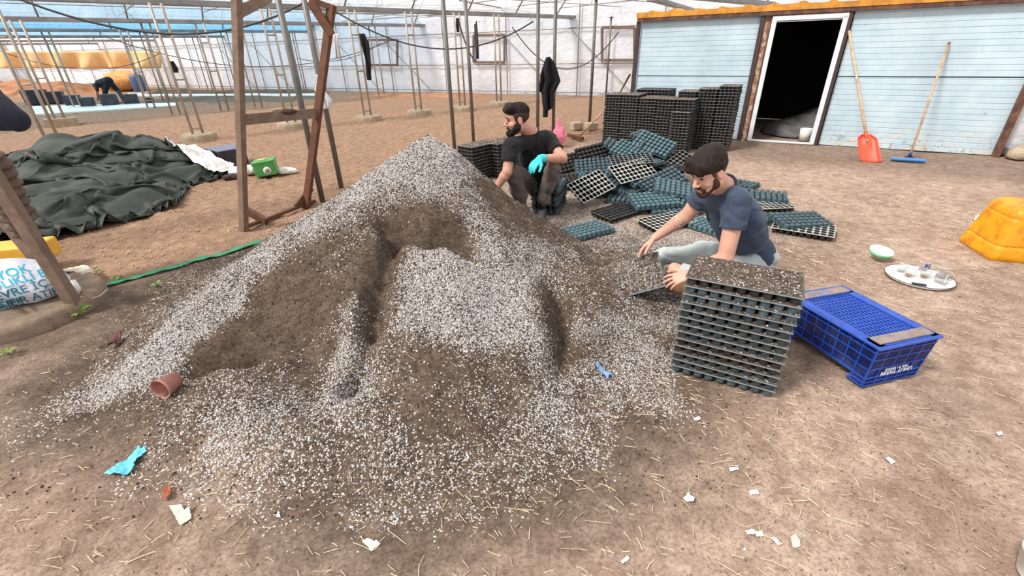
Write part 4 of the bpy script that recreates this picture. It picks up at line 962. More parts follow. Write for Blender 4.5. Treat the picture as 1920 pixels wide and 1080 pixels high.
p = G(1646, 484, .0); m = MB(); R = Matrix.Rotation(.20, 3, 'X'); m.lathe([(.001, .0), (.05, .003), (.078, .022), (.09, .052), (.087, .052), (.074, .022), (.045, .008), (.001, .006)], (0, 0, .014), 32, R=R); bowl = m.build('small_bowl', MINT, None, (p[0], p[1], .012)); tag(bowl, 'mint green bowl with white inside near the white tray', 'bowl')
m = MB(); m.lathe([(.086, .051), (.074, .024), (.045, .0095), (.001, .008)], (0, 0, .0148), 32, R=R); m.build('bowl_lining', INW, bowl)
# ---------------------------------------------------------------- yellow can
YEL = mat('yellow_plastic', (236, 166, 20), .38, .08, 4, dirt=(188, 104, 20), dirt_amt=.7, dirt_scale=9); jb = G(1906, 494, 0)+np.array([.25, .22, 0])
Rj = np.array(Matrix.Rotation(-.30, 3, 'Z')); s = SDF(jb-[.45, .42, .02], jb+[.45, .42, .52], .0085)
s.box(jb+[0, 0, .205], (.315, .23, .235), Rj, .07, .02, taper=.15); s.box(jb+Rj@np.array([0, 0, .06]), (.322, .238, .055), Rj, .05, .02)
s.field(lambda x, y, z: .010*np.exp(-((z-jb[2]-.115)/.008)**2)+.008*np.exp(-((z-jb[2]-.335-.05*((x-jb[0]))**2)/.007)**2))
s.cap(jb+Rj@np.array([-.10, -.06, .435]), jb+Rj@np.array([.16, -.05, .435]), .03, .03, .02, 's'); s.disp(.006, 6, 3)
can = s.build('jerrycan', YEL, None, jb); can.location = jb; tag(can, 'scuffed yellow plastic can standing at the edge of the yard', 'can')
m = MB(); m.tube([Rj@np.array(v) for v in ((-.11, -.06, .42), (-.05, -.06, .445), (.10, -.05, .445), (.17, -.05, .42))], .016, 8); m.build('handle', YEL, can)
# ---------------------------------------------------------------- shovel and squeegee against the shed
RED = mat('orange_red_plastic', (226, 84, 52), .4, .08, 6, dirt=(176, 92, 74), dirt_amt=.7, dirt_scale=7); SQB = mat('blue_plastic', (62, 136, 206), .4, .08)
def wallpt(px, py, n=.03):
    d = ray(px, py); n3 = np.array([SN[0], SN[1], 0]); q = np.array([D0[0], D0[1], 0])+n3*n; return EYE+d*(((q-EYE)@n3)/(d@n3))
top = wallpt(1592, 58, .055); bl = G(1632, 303, 0); neck = np.array(top)+(np.array(bl)-np.array(top))*.80+np.array([SN[0], SN[1], 0])*.03
sv = empty('shovel', (bl[0], bl[1], 0)); tag(sv, 'orange-red plastic shovel with wooden handle leaning on the shed wall', 'shovel'); B = np.array([bl[0], bl[1], 0])
m = MB(); ng = neck+(bl-neck)*.28; m.tube([top-B, (top+neck)/2-B, ng-B], [.017, .018, .019], 10); m.build('handle', WOOD_H, sv)
w = np.array([SD[0], SD[1], 0]); dn = (bl-neck)/np.linalg.norm(bl-neck); nr = np.cross(w, dn); nr = nr*np.sign(nr@np.array([SN[0], SN[1], 0])); L = float(np.linalg.norm(bl-neck)); V = []; nu, nv_ = 15, 17
for j in range(nv_):
    v = j/(nv_-1); hw = .125*min(1, .35+4.0*v) if v < .17 else .125+.012*(v-.17)
    for i in range(nu):
        u = -1+2*i/(nu-1); V.append(neck+dn*L*v+w*hw*u-nr*(.035*(1-u*u)*(.4+.6*v)-.035*(abs(u) > .99))+nr*.015*(1-abs(u))*max(0, 1-2*abs(v-.3)/.6)*(abs(u) < .3)-B)
V = np.array(V); o = link('blade', npmesh('blade', V, grid_faces(nv_, nu), RED, True), sv); md = o.modifiers.new('t', 'SOLIDIFY'); md.thickness = .006
m = MB(); m.tube([neck-dn*.05-B, neck+dn*.02-B, neck+dn*.12-nr*.012-B], [.026, .028, .012], 10); m.build('socket', RED, sv)
top = wallpt(1780, 80, .04); bl = G(1704, 297, 0); sq = empty('floor_squeegee', (bl[0], bl[1], 0)); tag(sq, 'blue floor squeegee with long wooden handle leaning on the shed wall', 'squeegee'); B = np.array([bl[0], bl[1], 0]); hd = np.array(bl)+[0, 0, .075]
m = MB(); m.tube([top-B, hd-B], .0165, 10); m.build('handle', WOOD_H, sq)
m = MB(); m.tube([top-B+(top-hd)/np.linalg.norm(top-hd)*.006, top-B-(top-hd)*.02], .0185, 10); m.build('end_cap', DARKP, sq)
a, b = G(1671, 297, .03)-B, G(1735, 301, .03)-B; m = MB(); m.bar(a, b, .11, .022); m.bar(a+[0, 0, -.017], b+[0, 0, -.017], .045, .02); bevel(m.build('head', SQB, sq), .006)
m = MB(); m.tube([hd-B+[0, 0, .02], hd-B-[0, 0, .04]], [.022, .028], 10); m.bar(hd-B+[-.05, .03, -.05], hd-B+[.05, -.03, -.05], .03, .02); m.build('socket', mat('dark_blue_plastic', (40, 70, 120), .5), sq)
# ---------------------------------------------------------------- dark green tarp heap
def tarp_mat():
    t = NT('dark_green_tarp'); p = t.pos(); c = t.mix(t.ramp(t.noise(p, 2.2, 5), [(.35, 0.0), (.65, 1.0)]), S((42, 48, 44)), S((66, 73, 66)))
    c = t.mix(t.math('MULTIPLY', t.ramp(t.noise(p, 5, 5, .7), [(.55, 0.0), (.7, 1.0)]), .35), c, S((120, 116, 104)))
    t.bsdf(c, .62, t.bump(t.noise(p, 320, 2), .12, .002)); t.b.inputs['Specular IOR Level'].default_value = .35; return t.m
TARP = tarp_mat()
_tp = [G(*q)[:2] for q in ((-90, 520), (0, 474), (60, 462), (130, 447), (200, 425), (270, 408), (330, 386), (349, 362), (358, 348), (400, 340), (432, 327), (440, 316))]+[np.array(q) for q in ((-4.9, 7.9), (-5.6, 8.7), (-6.6, 8.9), (-7.8, 8.5), (-8.4, 7.4), (-7.3, 6.2), (-6.9, 5.0), (-6.9, 3.6))]
def poly_sd(x, y, P):
    d = seg_d(x, y, list(P)+[P[0]]); ins = np.zeros(np.shape(x), bool); n = len(P)
    for i in range(n):
        (ax, ay), (bx, by) = P[i], P[(i+1) % n]; ins ^= ((ay > y) != (by > y)) & (x < (bx-ax)*(y-ay)/(by-ay+1e-9)+ax)
    return np.where(ins, d, -d)
def tarp_h(x, y):
    d = poly_sd(x, y, _tp); e = ss(-.02, .6, d); z = .06*ss(-.02, .12, d)
    for (px, py), h, r in (((165, 345), .40, .85), ((95, 350), .16, .6), ((270, 325), .18, .7), ((360, 318), .10, .5), ((60, 430), .10, .8), ((200, 385), .10, .5)):
        c = G(px, py)[:2]; z = z+h*e*np.exp(-(((x-c[0])**2+(y-c[1])**2)/r**2))
    return np.where(d > -.03, z, -.05)
def tarp_cloth(n=180, slack=1.60, steps=110):
    """a sheet larger than its outline settles over the lumps and buckles into folds (position based cloth)"""
    C = np.array([-6.35, 6.35]); u = np.linspace(-1, 1, n); U, V = np.meshgrid(u, u, indexing='ij')
    dx, dy = U*np.sqrt(1-V*V/2), V*np.sqrt(1-U*U/2); th = np.arctan2(dy, dx); rho = np.hypot(dx, dy)
    P = [np.array(q)-C for q in _tp]; ang_ = np.array([math.atan2(q[1], q[0]) for q in P]); rad_ = np.array([np.hypot(*q) for q in P]); o = np.argsort(ang_); ang_, rad_ = ang_[o], rad_[o]
    R = np.interp(th, ang_, rad_, period=2*math.pi); X = C[0]+np.cos(th)*R*rho; Y_ = C[1]+np.sin(th)*R*rho
    p = np.stack([X, Y_, np.zeros_like(X)], -1); r = np.random.default_rng(5)
    roll = lambda t: np.abs(np.sin(math.pi*t))
    def base(q):
        x, y = q[..., 0], q[..., 1]; d = poly_sd(x, y, _tp); c = G(165, 335)[:2]; n1 = fbm(x*.8, y*.8, 0, 2, 211); rr = np.hypot(x-c[0], y-c[1]); a = np.arctan2(y-c[1], x-c[0]); lo_ = ss(1.5, .7, d)
        f = .15*roll(d*1.7+.7*n1)*lo_+.26*roll(rr*1.35+.5*n1+a*.45)*(.7+.3*noise(x*1.3, y*1.3, 0, 212))*(1-.8*lo_)
        return np.maximum(tarp_h(x, y), 0)*.95+f*ss(.02, .35, d)+.006
    # flat rest lengths, stretched so that the sheet has cloth to spare
    L = {}
    for k, (i, j) in enumerate(((1, 0), (0, 1), (1, 1), (1, -1), (2, 0), (0, 2))):
        a = p[:n-i, max(0, -j):n-max(0, j)]; b_ = p[i:, max(0, j):n-max(0, -j)] if j >= 0 else p[i:, :n+j]
        L[(i, j)] = np.linalg.norm(a-b_, axis=-1)*slack
    p[..., 2] = base(p)+.05+.10*np.abs(fbm(X*1.3, Y_*1.3, 0, 3, 221))+.05*np.abs(noise(X*3.1+Y_, Y_*2.6, 0, 222))+.004*r.normal(size=X.shape); v = np.zeros_like(p); edge = rho > .985; pin = p.copy()
    H = None
    for s_ in range(steps):
        q = p+v*.93; q[..., 2] -= .0011
        for it in range(5):
            for (i, j), st in (((1, 0), .5), ((0, 1), .5), ((1, 1), .30), ((1, -1), .30), ((2, 0), .22), ((0, 2), .22)):
                if j >= 0: sa, sb = (slice(0, n-i), slice(0, n-j)), (slice(i, n), slice(j, n))
                else: sa, sb = (slice(0, n-i), slice(-j, n)), (slice(i, n), slice(0, n+j))
                d = q[sb]-q[sa]; l = np.linalg.norm(d, axis=-1)+1e-9; l0 = L[(i, j)]; c = (l-l0)/l*st*.5
                if i == 2 or j == 2: c = np.minimum(c, 0)*.6
                c = np.clip(c, -.25, .25)[..., None]*d; q[sa] += c; q[sb] -= c
            if s_ % 10 == 0 and it == 0: H = base(q)
            q[..., 2] = np.maximum(q[..., 2], H)
            q[edge, :2] = pin[edge, :2]*.5+q[edge, :2]*.5
        q[..., 2] = np.minimum(q[..., 2], H+.34); v = np.clip(q-p, -.03, .03); p = q
    for _ in range(2):
        p[1:-1, 1:-1] = p[1:-1, 1:-1]*.6+.1*(p[:-2, 1:-1]+p[2:, 1:-1]+p[1:-1, :-2]+p[1:-1, 2:])
    return p
TC = tarp_cloth(); tn_ = TC.shape[0]; us = slice(None); rm = np.arange(TC.shape[0]*TC.shape[1]); f = rm[grid_faces(tn_, tn_)]
tx, ty, tz = TC[..., 0], TC[..., 1], TC[..., 2]
tag(link('tarpaulin', npmesh('tarpaulin', np.stack([tx.ravel(), ty.ravel(), tz.ravel()], 1), f, TARP, True)), 'dark green tarpaulin thrown in a crumpled heap on the tilled soil', 'tarp')
# ---------------------------------------------------------------- white film, black crate, green box on the tilled bed
FILMW = mat('white_film_sheet', (232, 228, 224), .45, .06, 8, dirt=(196, 180, 164), dirt_amt=.4, dirt_scale=7)
def strip(name, rows, m, zf, amp, seed, nu=26, nv=46, thick=.003):
    """sheet lying over things: rows of (left px,py, right px,py, z)"""
    R = np.array(rows, float); t = np.linspace(0, len(R)-1, nv); V = []
    for q in t:
        i = min(int(q), len(R)-2); r = R[i]*(1-(q-i))+R[i+1]*(q-i); a = G(r[0], r[1], r[4]); b = G(r[2], r[3], r[4]); u = np.linspace(0, 1, nu)[:, None]; V.append(a+(b-a)*u)
    V = np.array(V); x, y = V[..., 0], V[..., 1]; V[..., 2] += amp*(1-np.abs(noise(x*7+y*3, y*4-x*2, 0, seed))*2)+.4*amp*fbm(x*16, y*16, 0, 2, seed)
    if zf is not None: V[..., 2] = np.maximum(V[..., 2], zf(x, y)+.012)
    o = link(name, npmesh(name, V.reshape(-1, 3), grid_faces(nv, nu), m, True)); md = o.modifiers.new('t', 'SOLIDIFY'); md.thickness = thick; return o
_gx = np.floor((tx.ravel()+10)/.05).astype(int); _gy = np.floor((ty.ravel()-2)/.05).astype(int); TOPZ = np.zeros((160, 180)); ok_ = (_gx >= 0) & (_gx < 160) & (_gy >= 0) & (_gy < 180); np.maximum.at(TOPZ, (_gx[ok_], _gy[ok_]), tz.ravel()[ok_])
TOPZ = np.max([np.roll(np.roll(TOPZ, a_, 0), b_, 1) for a_ in (-1, 0, 1) for b_ in (-1, 0, 1)], 0)
def tarp_top(x, y): return TOPZ[np.clip(np.floor((x+10)/.05).astype(int), 0, 159), np.clip(np.floor((y-2)/.05).astype(int), 0, 179)]
tag(strip('plastic_sheet', [(313, 283, 322, 288, .25), (330, 283, 335, 296, .22), (352, 285, 360, 308, .20), (372, 286, 385, 318, .16), (392, 303, 398, 325, .1), (425, 312, 420, 326, .06), (442, 316, 440, 323, .03)], FILMW, tarp_top, .035, 4), 'white plastic sheet draped over the right edge of the dark tarp', 'plastic sheet')
a = G(383, 306, 0); bq = empty('black_crate', (a[0], a[1], 0), .10); tag(bq, 'black plastic crate standing behind the white sheet and dark tarp', 'crate')
c0, c1, c2 = G(419, 316), G(383, 306), G(447, 313); m = MB(); u = (c1-c0); v = (c2-c0); u /= np.linalg.norm(u[:2]); v = np.array([-u[1], u[0], 0])*-1; v = v if v[1] > 0 else -v
c0 = c0-np.array([a[0], a[1], 0]); bq.rotation_euler = (0, 0, 0); lu, lv, hh = .52, .42, .27; BLKP = mat('black_plastic', (40, 42, 50), .4, .15, 8, dirt=(110, 108, 112), dirt_amt=.3); BLKT = mat('blue_grey_plastic', (110, 114, 136), .5, .15, 8)  # crate top has a lighter blue-grey than the sides
def cbar(p, q, w=.012, h=.02): m.bar(c0+u*p[0]+v*p[1]+np.array([0, 0, p[2]]), c0+u*q[0]+v*q[1]+np.array([0, 0, q[2]]), w, h)
for vv in (0, lv):
    for z in np.linspace(.02, hh-.01, 6): cbar((0, vv, z), (lu, vv, z))
    for p in np.linspace(0, lu, 10): cbar((p, vv, 0), (p, vv, hh), .016, .012)
m.build('lattice_side', BLKP, bq); m = MB()
for p in (0, lu): m.prism([c0+u*p+v*q+np.array([0, 0, z]) for q, z in ((0, 0), (lv, 0), (lv, hh), (0, hh))], u*.012)
m.build('end_wall', BLKP, bq); m = MB(); m.prism([c0+u*p+v*q+np.array([0, 0, hh]) for p, q in ((-.01, -.01), (lu+.02, -.01), (lu+.02, lv+.01), (-.01, lv+.01))], (0, 0, .012)); m.build('flat_top', BLKT, bq)
GRN = mat('green_plastic', (66, 152, 74), .4, .15, 8, dirt=(130, 160, 110), dirt_amt=.4, dirt_scale=6); gp = G(496, 333, 0); gb = empty('green_box', (gp[0], gp[1], 0)); tag(gb, 'small green plastic box with a round white sticker on the tilled soil', 'box')
Rg = Matrix.Rotation(.28, 3, 'Z') @ Matrix.Rotation(-.10, 3, 'Y'); m = MB(); m.box((.0, .12, .12), (.30, .24, .20), Rg, taper=1.04); bevel(m.build('box_body', GRN, gb), .012)
m = MB(); m.box(Vector((0, .12, .12)) + Rg @ Vector((0, 0, .108)), (.325, .262, .03), Rg); bevel(m.build('box_lid', GRN, gb), .008); m = MB(); m.box(Vector((0, .12, .12)) + Rg @ Vector((-.02, 0, .132)), (.12, .07, .02), Rg); bevel(m.build('lid_handle', mat('faded_yellow', (196, 206, 140), .6), gb), .006)
m = MB(); m.lathe([(.055, 0), (.055, .004), (.001, .005)], Vector((0, .12, .12)) + Rg @ Vector((.03, -.121, -.02)), 22, R=Rg @ Matrix.Rotation(math.pi/2, 3, 'X')); m.build('sticker', INW, gb)
m = MB(); m.lathe([(.036, .004), (.036, .0065), (.001, .007)], Vector((0, .12, .12)) + Rg @ Vector((.03, -.121, -.02)), 18, R=Rg @ Matrix.Rotation(math.pi/2, 3, 'X')); m.build('sticker_print', mat('sticker_grey', (150, 140, 140), .6), gb)
def bag_blob(name, lab, c, r, m, seed, rot=0.0, amp=.02, h=.008, cat='bag'):
    c = np.array(c); s = SDF(c-np.max(r)*1.3, c+np.max(r)*1.3, h); R = np.array(Matrix.Rotation(rot, 3, 'Z')); s.ell(c, r, R); s.field(lambda x, y, z: amp*(np.abs(noise(x*14, y*14, z*10, seed))-.3)+amp*.5*fbm(x*30, y*30, z*30, 2, seed), .04); s.clip((0, 0, .002), (0, 0, -1))
    o = s.build(name, m, None, c); o.location = c; tag(o, lab, cat); return o
p = G(458, 327); bag_blob('plastic_bag', 'white crumpled bag left of the green box', (p[0], p[1], .05), (.22, .14, .09), FILMW, 5, .3); p = G(538, 325); bag_blob('plastic_bag', 'white crumpled bag lying right of the green box', (p[0], p[1], .035), (.17, .09, .06), FILMW, 6, .1)
p = G(436, 336); bag_blob('cloth_scrap', 'maroon black scrap of cloth at the tip of the tarp', (p[0], p[1], .03), (.14, .08, .05), mat('maroon_cloth', (64, 44, 48), .9), 7, .4, cat='cloth')
# ---------------------------------------------------------------- timber stand behind the heap
def between(o, a, b, w, h, m, name, base, up=(0, 0, 1)):
    mb = MB(); mb.bar(np.array(a)-base, np.array(b)-base, w, h, up); ob = mb.build(name, m, o); return bevel(ob, .004)
bl, br = G(456, 431), G(572, 388); base = np.array([bl[0], bl[1], 0]); fr = empty('timber_stand', base); tag(fr, 'tall rough timber stand with a cross board, left of the soil heap', 'timber stand')
tl = Yp(443, -12, bl[1]+.05); tr = Yp(622, 8, br[1]-.05); wv = Vector(br-bl).normalized()
def on(a, b, py):   # point of the segment a-b seen at image row py
    lo, hi = 0, 1
    for _ in range(40):
        mm = (lo+hi)/2; lo, hi = (mm, hi) if PX(a+(b-a)*mm)[1] > py else (lo, mm)
    return a+(b-a)*lo
between(fr, bl-[0, 0, .03], tl, .075, .06, WOOD_O, 'post', base, wv); between(fr, br-[0, 0, .03], tr, .085, .05, WOOD_B, 'post', base, wv)
between(fr, on(bl, tl, 225), on(br, tr, 212), .03, .10, WOOD_O, 'cross_board', base); between(fr, on(bl, tl, 26), Yp(505, -6, bl[1]+.2), .05, .085, WOOD_O, 'brace', base)
between(fr, Yp(582, 2, br[1]-.09), Yp(622, 66, br[1]-.09), .04, .085, WOOD_B, 'brace', base); between(fr, tr-[0, 0, .03], Yp(580, -2, br[1]-.09), .04, .05, WOOD_B, 'top_rail', base)
between(fr, G(462, 425, .03), G(590, 376, .03), .05, .035, WOOD_B, 'ground_rail', base); between(fr, G(456, 391, .16), G(500, 416, .03), .05, .08, WOOD_B, 'knee_brace', base); between(fr, G(555, 388, .04), G(584, 352, .20), .035, .07, WOOD_B, 'knee_brace', base)
p = on(bl, tl, 225)*.45+on(br, tr, 212)*.55; bag_blob('soil_clod', 'small clump of dark soil on the cross board of the timber stand', (p[0], p[1], p[2]+.02), (.13, .035, .03), PEAT, 8, .5, .015, cat='soil'); bpy.data.objects['soil_clod'].location.z += .02
FILMS = mat('torn_film', (222, 222, 224), .4, .08, 6)
tag(drape('film_scrap', [(592, 600, 140), (588, 604, 165), (594, 622, 190), (606, 618, 204)], 6.2, FILMS, .04, 2), 'scrap of torn white film caught on the pole by the timber stand', 'film scrap')
tag(drape('hanging_film_scrap', [(622, 634, 63), (626, 634, 85), (629, 637, 110)], 9.0, FILMS, .04, 2), 'beige torn strip hanging beyond the brown post of the timber stand', 'film scrap')
# ---------------------------------------------------------------- green tape on the ground
GTAPE = mat('green_tape', (44, 138, 92), .45, .1, 8)
def ribbon(name, lab, pts, w, m):
    P = []; 
    for i in range(len(pts)-1):
        for t in np.linspace(0, 1, 14, endpoint=False): P.append(G(*(np.array(pts[i])*(1-t)+np.array(pts[i+1])*t)))
    P.append(G(*pts[-1])); V = []
    for i, p in enumerate(P):
        d = P[min(i+1, len(P)-1)]-P[max(i-1, 0)]; d = d/np.linalg.norm(d); n = np.array([-d[1], d[0], 0]); z = gz(p[0], p[1])+.018+.004*math.sin(i*.35)
        for k, q in enumerate((-.5, -.17, .17, .5)): V.append([p[0]+n[0]*w*q, p[1]+n[1]*w*q, z+.004*math.sin(i*.9+k)])
    o = link(name, npmesh(name, np.array(V), grid_faces(len(P), 4), m, True)); md = o.modifiers.new('t', 'SOLIDIFY'); md.thickness = .003; return tag(o, lab, 'strip')
ribbon('plastic_strip', 'long green plastic strip on the ground ending at the left post footing', [(194, 537), (262, 517), (330, 500), (350, 494)], .075, GTAPE); ribbon('plastic_strip', 'green plastic strip running from the timber stand into the heap', [(352, 492), (420, 475), (490, 452), (535, 437)], .075, GTAPE)
# ---------------------------------------------------------------- left post with sacking on its concrete foot, waste bag
def circ(pts):
    A = np.array([[2*p[0], 2*p[1], 1] for p in pts]); b = np.array([p[0]**2+p[1]**2 for p in pts]); x = np.linalg.solve(A, b); return x[0], x[1], math.sqrt(x[2]+x[0]**2+x[1]**2)
q1 = G(137, 566, .09); q2 = G(100, 522, .09); fc = (q1+q2)/2+np.array([-.22, -.17, 0]); fb = np.array([fc[0], fc[1], 0]); lp = empty('timber_post', fb); tag(lp, 'pair of square timber posts on a round concrete foot, left edge', 'post')
m = MB(); m.lathe([(.53, -.05), (.525, .05), (.51, .085), (.48, .095), (.001, .10)], (0, 0, 0), 44); m.build('footing', mat('dusty_footing', (140, 121, 104), .95, .2, 14, dirt=(98, 80, 66), dirt_amt=.5, bump=.6, bscale=30), lp)
t1 = Yp(0, 349, q1[1]+.02); t2 = Yp(0, 399, q2[1]+.02)
for q, t in ((q1, t1), (q2, t2)):
    d = t-q; between(lp, q-[0, 0, .02], q+d*(2.05/d[2]), .075, .07, WOOD_O, 'post', fb, (1, .2, 0))
for k in (.16, .30, .44): between(lp, q1+(t1-q1)*k, q2+(t2-q2)*k*1.05, .025, .04, WOOD_O, 'rung', fb)
SACK = mat('jute_sacking', (110, 92, 80), .95, .25, 20, dirt=(78, 62, 54), dirt_amt=.6, bump=.9, bscale=160)
p0, p1 = Yp(-25, 315, 3.35), Yp(46, 432, 3.35); s = SDF(np.minimum(p0, p1)-.35, np.maximum(p0, p1)+.35, .011); s.cap(p0, p1, .15, .07); s.field(lambda x, y, z: .035*fbm(x*9, y*9, z*5, 3, 31)+.012*np.sin(z*90+x*30)); o = s.build('sack', SACK, None, p1); o.location = p1; tag(o, 'brown jute sacking wrapped around the timber posts at the left', 'sack')
NAVY = mat('navy_jacket_cloth', (30, 32, 48), .85, .2, 12); p0, p1 = Yp(-60, 168, 3.2), Yp(26, 222, 3.15); s = SDF(np.minimum(p0, p1)-.25, np.maximum(p0, p1)+.25, .010); s.cap(p0, p1, .125, .068, .04); s.cap(Yp(-70, 225, 3.2), Yp(30, 228, 3.15), .08, .05, .04); s.field(lambda x, y, z: .012*fbm(x*10, y*10, z*10, 3, 41)); o = s.build('jacket', NAVY, None, p1); o.location = p1; tag(o, 'dark navy jacket hung on the post, its sleeve entering at left edge', 'jacket')
YBX = mat('yellow_sack', (232, 176, 60), .5, .1, 9); p = G(-10, 497, .12); m = MB(); R = Matrix.Rotation(.28, 3, 'Z'); m.box((p[0]+.05, p[1]+.12, .18), (.60, .26, .16), R); o = m.build('yellow_carton', YBX); bevel(o, .02, 3); tag(o, 'yellow carton behind the white printed bag', 'carton')
cb = G(24, 562, .10)+np.array([-.05, .02, .13]); BAGM = mat('white_bag_film', (214, 222, 238), .35, .06, 6, dirt=(224, 206, 206), dirt_amt=.5, dirt_scale=4); r_ = np.array([.34, .24, .16]); Rb = np.array(Matrix.Rotation(.30, 3, 'Z'))
s = SDF(cb-.5, cb+.5, .009); s.ell(cb, r_, Rb, .02); s.ell(cb+Rb@np.array([.22, -.05, -.05]), (.17, .15, .10), Rb, .08); s.ell(cb+Rb@np.array([.27, .06, -.07]), (.10, .08, .06), Rb, .05)
s.field(lambda x, y, z: .016*(np.abs(noise((x-cb[0])*9+(z-cb[2])*6, (y-cb[1])*9, (z-cb[2])*14, 51))-.3)+.006*fbm(x*28, y*28, z*28, 2, 52)); s.clip((0, 0, .101), (0, 0, -1)); wb = s.build('waste_bag', BAGM, None, cb); wb.location = cb; tag(wb, 'white plastic bag printed with turquoise Turkish words at the left edge', 'bag')
bpy.context.view_layer.update()
from mathutils.bvhtree import BVHTree
def project_text(body, size, m, px, py, rot, target, depth_y, skew=0.0):
    """lettering laid on the bulging side of a bag"""
    dg = bpy.context.evaluated_depsgraph_get(); bv = BVHTree.FromPolygons([target.matrix_world @ v.co for v in target.data.vertices], [list(p.vertices) for p in target.data.polygons])
    t = text_mesh(body, size, m, 'printed_text', None, 0.0); me = t.data
    import bmesh
    b = bmesh.new(); b.from_mesh(me); bmesh.ops.triangulate(b, faces=b.faces); bmesh.ops.subdivide_edges(b, edges=[e for e in b.edges if e.calc_length() > size*.12], cuts=2, use_grid_fill=False); b.to_mesh(me); b.free()
    d = Vector(ray(px, py)).normalized(); c = Vector(Yp(px, py, depth_y)); x_ = Vector(cam_right); x_ = (x_-d*x_.dot(d)).normalized(); y_ = x_.cross(d).normalized(); y_ = -y_ if y_.z < 0 else y_
    ca, sa = math.cos(rot), math.sin(rot); ok = 0
    for v in me.vertices:
        u, w = v.co.x*ca-v.co.y*sa, v.co.x*sa+v.co.y*ca; p = c+x_*u+y_*w-d*1.0; h = bv.ray_cast(p, d, 3)
        v.co = (h[0]-d*.003) if h[0] is not None else p+d*1.05; ok += h[0] is not None
    t.parent = target; t.matrix_parent_inverse = target.matrix_world.inverted(); return t
TURQ = mat('turquoise_ink', (52, 180, 214), .5, .05); TEALI = mat('dark_teal_ink', (30, 128, 150), .5, .05); by = cb[1]-.22
for body, size, m_, px, py, rot in (('YOK', .085, TURQ, 24, 511, .42), ('SAĞLIKLI BİR', .080, TURQ, 34, 526, .42), ('ÇEVRE İÇİN', .078, TEALI, 48, 542, .42), ('SIFIR ATIK', .072, TEALI, 58, 559, .38)):
    project_text(body, size, m_, px, py, rot, wb, by)
tag(flat_sheet('crumpled_sheet', [(118, 524), (150, 512), (168, 510), (186, 524), (160, 535), (150, 528), (128, 536)], mat('grey_white_cloth', (206, 192, 178), .8, .1, 12), .085, .05, 61, .006), 'crumpled off-white sheet beyond the foot of the timber posts', 'sheet')
p = G(150, 571, .02); m = MB(); m.tube([(p[0], p[1], .105), (p[0]+.01, p[1]+.02, .15), (p[0]+.005, p[1]+.03, .21)], [.028, .032, .018], 12); pg = m.build('plug_socket', INW); tag(pg, 'white plug socket on the edge of the concrete foot at left', 'socket')
m = MB(); m.tube([G(152, 548, .19), G(160, 552, .15), G(172, 560, .12), G(186, 556, .10), G(196, 548, .08), G(201, 543, .05)], .008, 6, False); m.build('cable', mat('grey_cable', (170, 150, 134), .6), pg)
def weed(px, py, n, r, lab, seed):
    g_ = G(px, py); z = gz(g_[0], g_[1]); rr = random.Random(seed); m = MB()
    for i in range(n):
        a = rr.uniform(0, 6.28); L = rr.uniform(.5, 1)*r; d = Vector((math.cos(a), math.sin(a), 0)); s_ = Vector((-d.y, d.x, 0)); w = L*.22; P = []
        for t in (0, .3, .65, 1): P.append((d*L*t+Vector((0, 0, L*.7*math.sin(t*2.2))), w*(.15, .8, 1, .05)[int(t*3.2)]))
        V = []; 
        for q, ww in P: V += [q-s_*ww, q+Vector((0, 0, -.15*ww)), q+s_*ww]
        m.add(V, [(3*i_+k, 3*i_+3+k, 3*i_+4+k, 3*i_+1+k) for i_ in range(3) for k in (0, 1)], 0, True)
    o = m.build('weed', mat('weed_green', (110, 140, 52), .6, .3, 20), None, (g_[0], g_[1], z)); tag(o, lab, 'weed')
weed(150, 592, 9, .10, 'broad-leaved green weed in front of the round concrete foot', 1); weed(225, 522, 12, .08, 'small green weed by the end of the green strip', 2); weed(180, 508, 8, .06, 'yellow-green weed behind the crumpled off-white sheet', 3); weed(16, 662, 7, .09, 'yellow-green seedling growing in the earth below the waste bag', 4); weed(296, 534, 10, .06, 'tiny green sprout in the dark soil beside the green strip', 5); weed(790, 216, 16, .25, 'green weeds around the round foot of a far pipe post', 6)
# ---------------------------------------------------------------- pot, gloves, scraps
TERR = mat('terracotta_plastic', (168, 106, 96), .55, .15, 9, dirt=(186, 140, 126), dirt_amt=.5, dirt_scale=6); p0, p1 = Vector(G(338, 727, .05)), Vector(G(302, 752, .06)); ax = (p1-p0).normalized(); x_ = ax.cross(Vector((0, 0, 1))).normalized(); R = Matrix((x_, ax.cross(x_), ax)).transposed()
m = MB(); m.lathe([(.001, .0), (.042, .0), (.054, .088), (.058, .09), (.058, .102), (.054, .102), (.052, .09), (.039, .006), (.001, .006)], (0, 0, 0), 28, R=R); o = m.build('flower_pot', TERR, None, p0+Vector((0, 0, gz(p0.x, p0.y)+.0))); tag(o, 'reddish plastic flower pot lying on its side in the spilt perlite', 'pot')
GLOVE = mat('light_blue_glove', (98, 192, 222), .45, .08, 14)
tag(flat_sheet('rubber_glove', [(194, 890), (212, 878), (224, 868), (240, 860), (252, 852), (262, 840), (266, 843), (264, 848), (275, 843), (277, 850), (268, 856), (272, 858), (258, 866), (252, 872), (256, 874), (248, 884), (236, 890), (216, 892)], GLOVE, .012, .022, 71, .003), 'torn light blue rubber glove lying in the straw at lower left', 'glove')
tag(flat_sheet('rubber_glove', [(1116, 690), (1122, 686), (1134, 694), (1146, 699), (1152, 706), (1142, 704), (1140, 712), (1134, 702), (1124, 700)], mat('dirty_blue_glove', (120, 160, 200), .5, .15, 20), .012, .015, 72, .003), 'small dirty blue glove half buried in the perlite near the tray stack', 'glove')
GREYF = mat('grey_film_scrap', (196, 194, 182), .4, .08, 20); PAPER = mat('white_paper', (236, 232, 226), .8, .04); RUST = mat('rusty_brown_leaf', (160, 92, 62), .8, .2, 20)
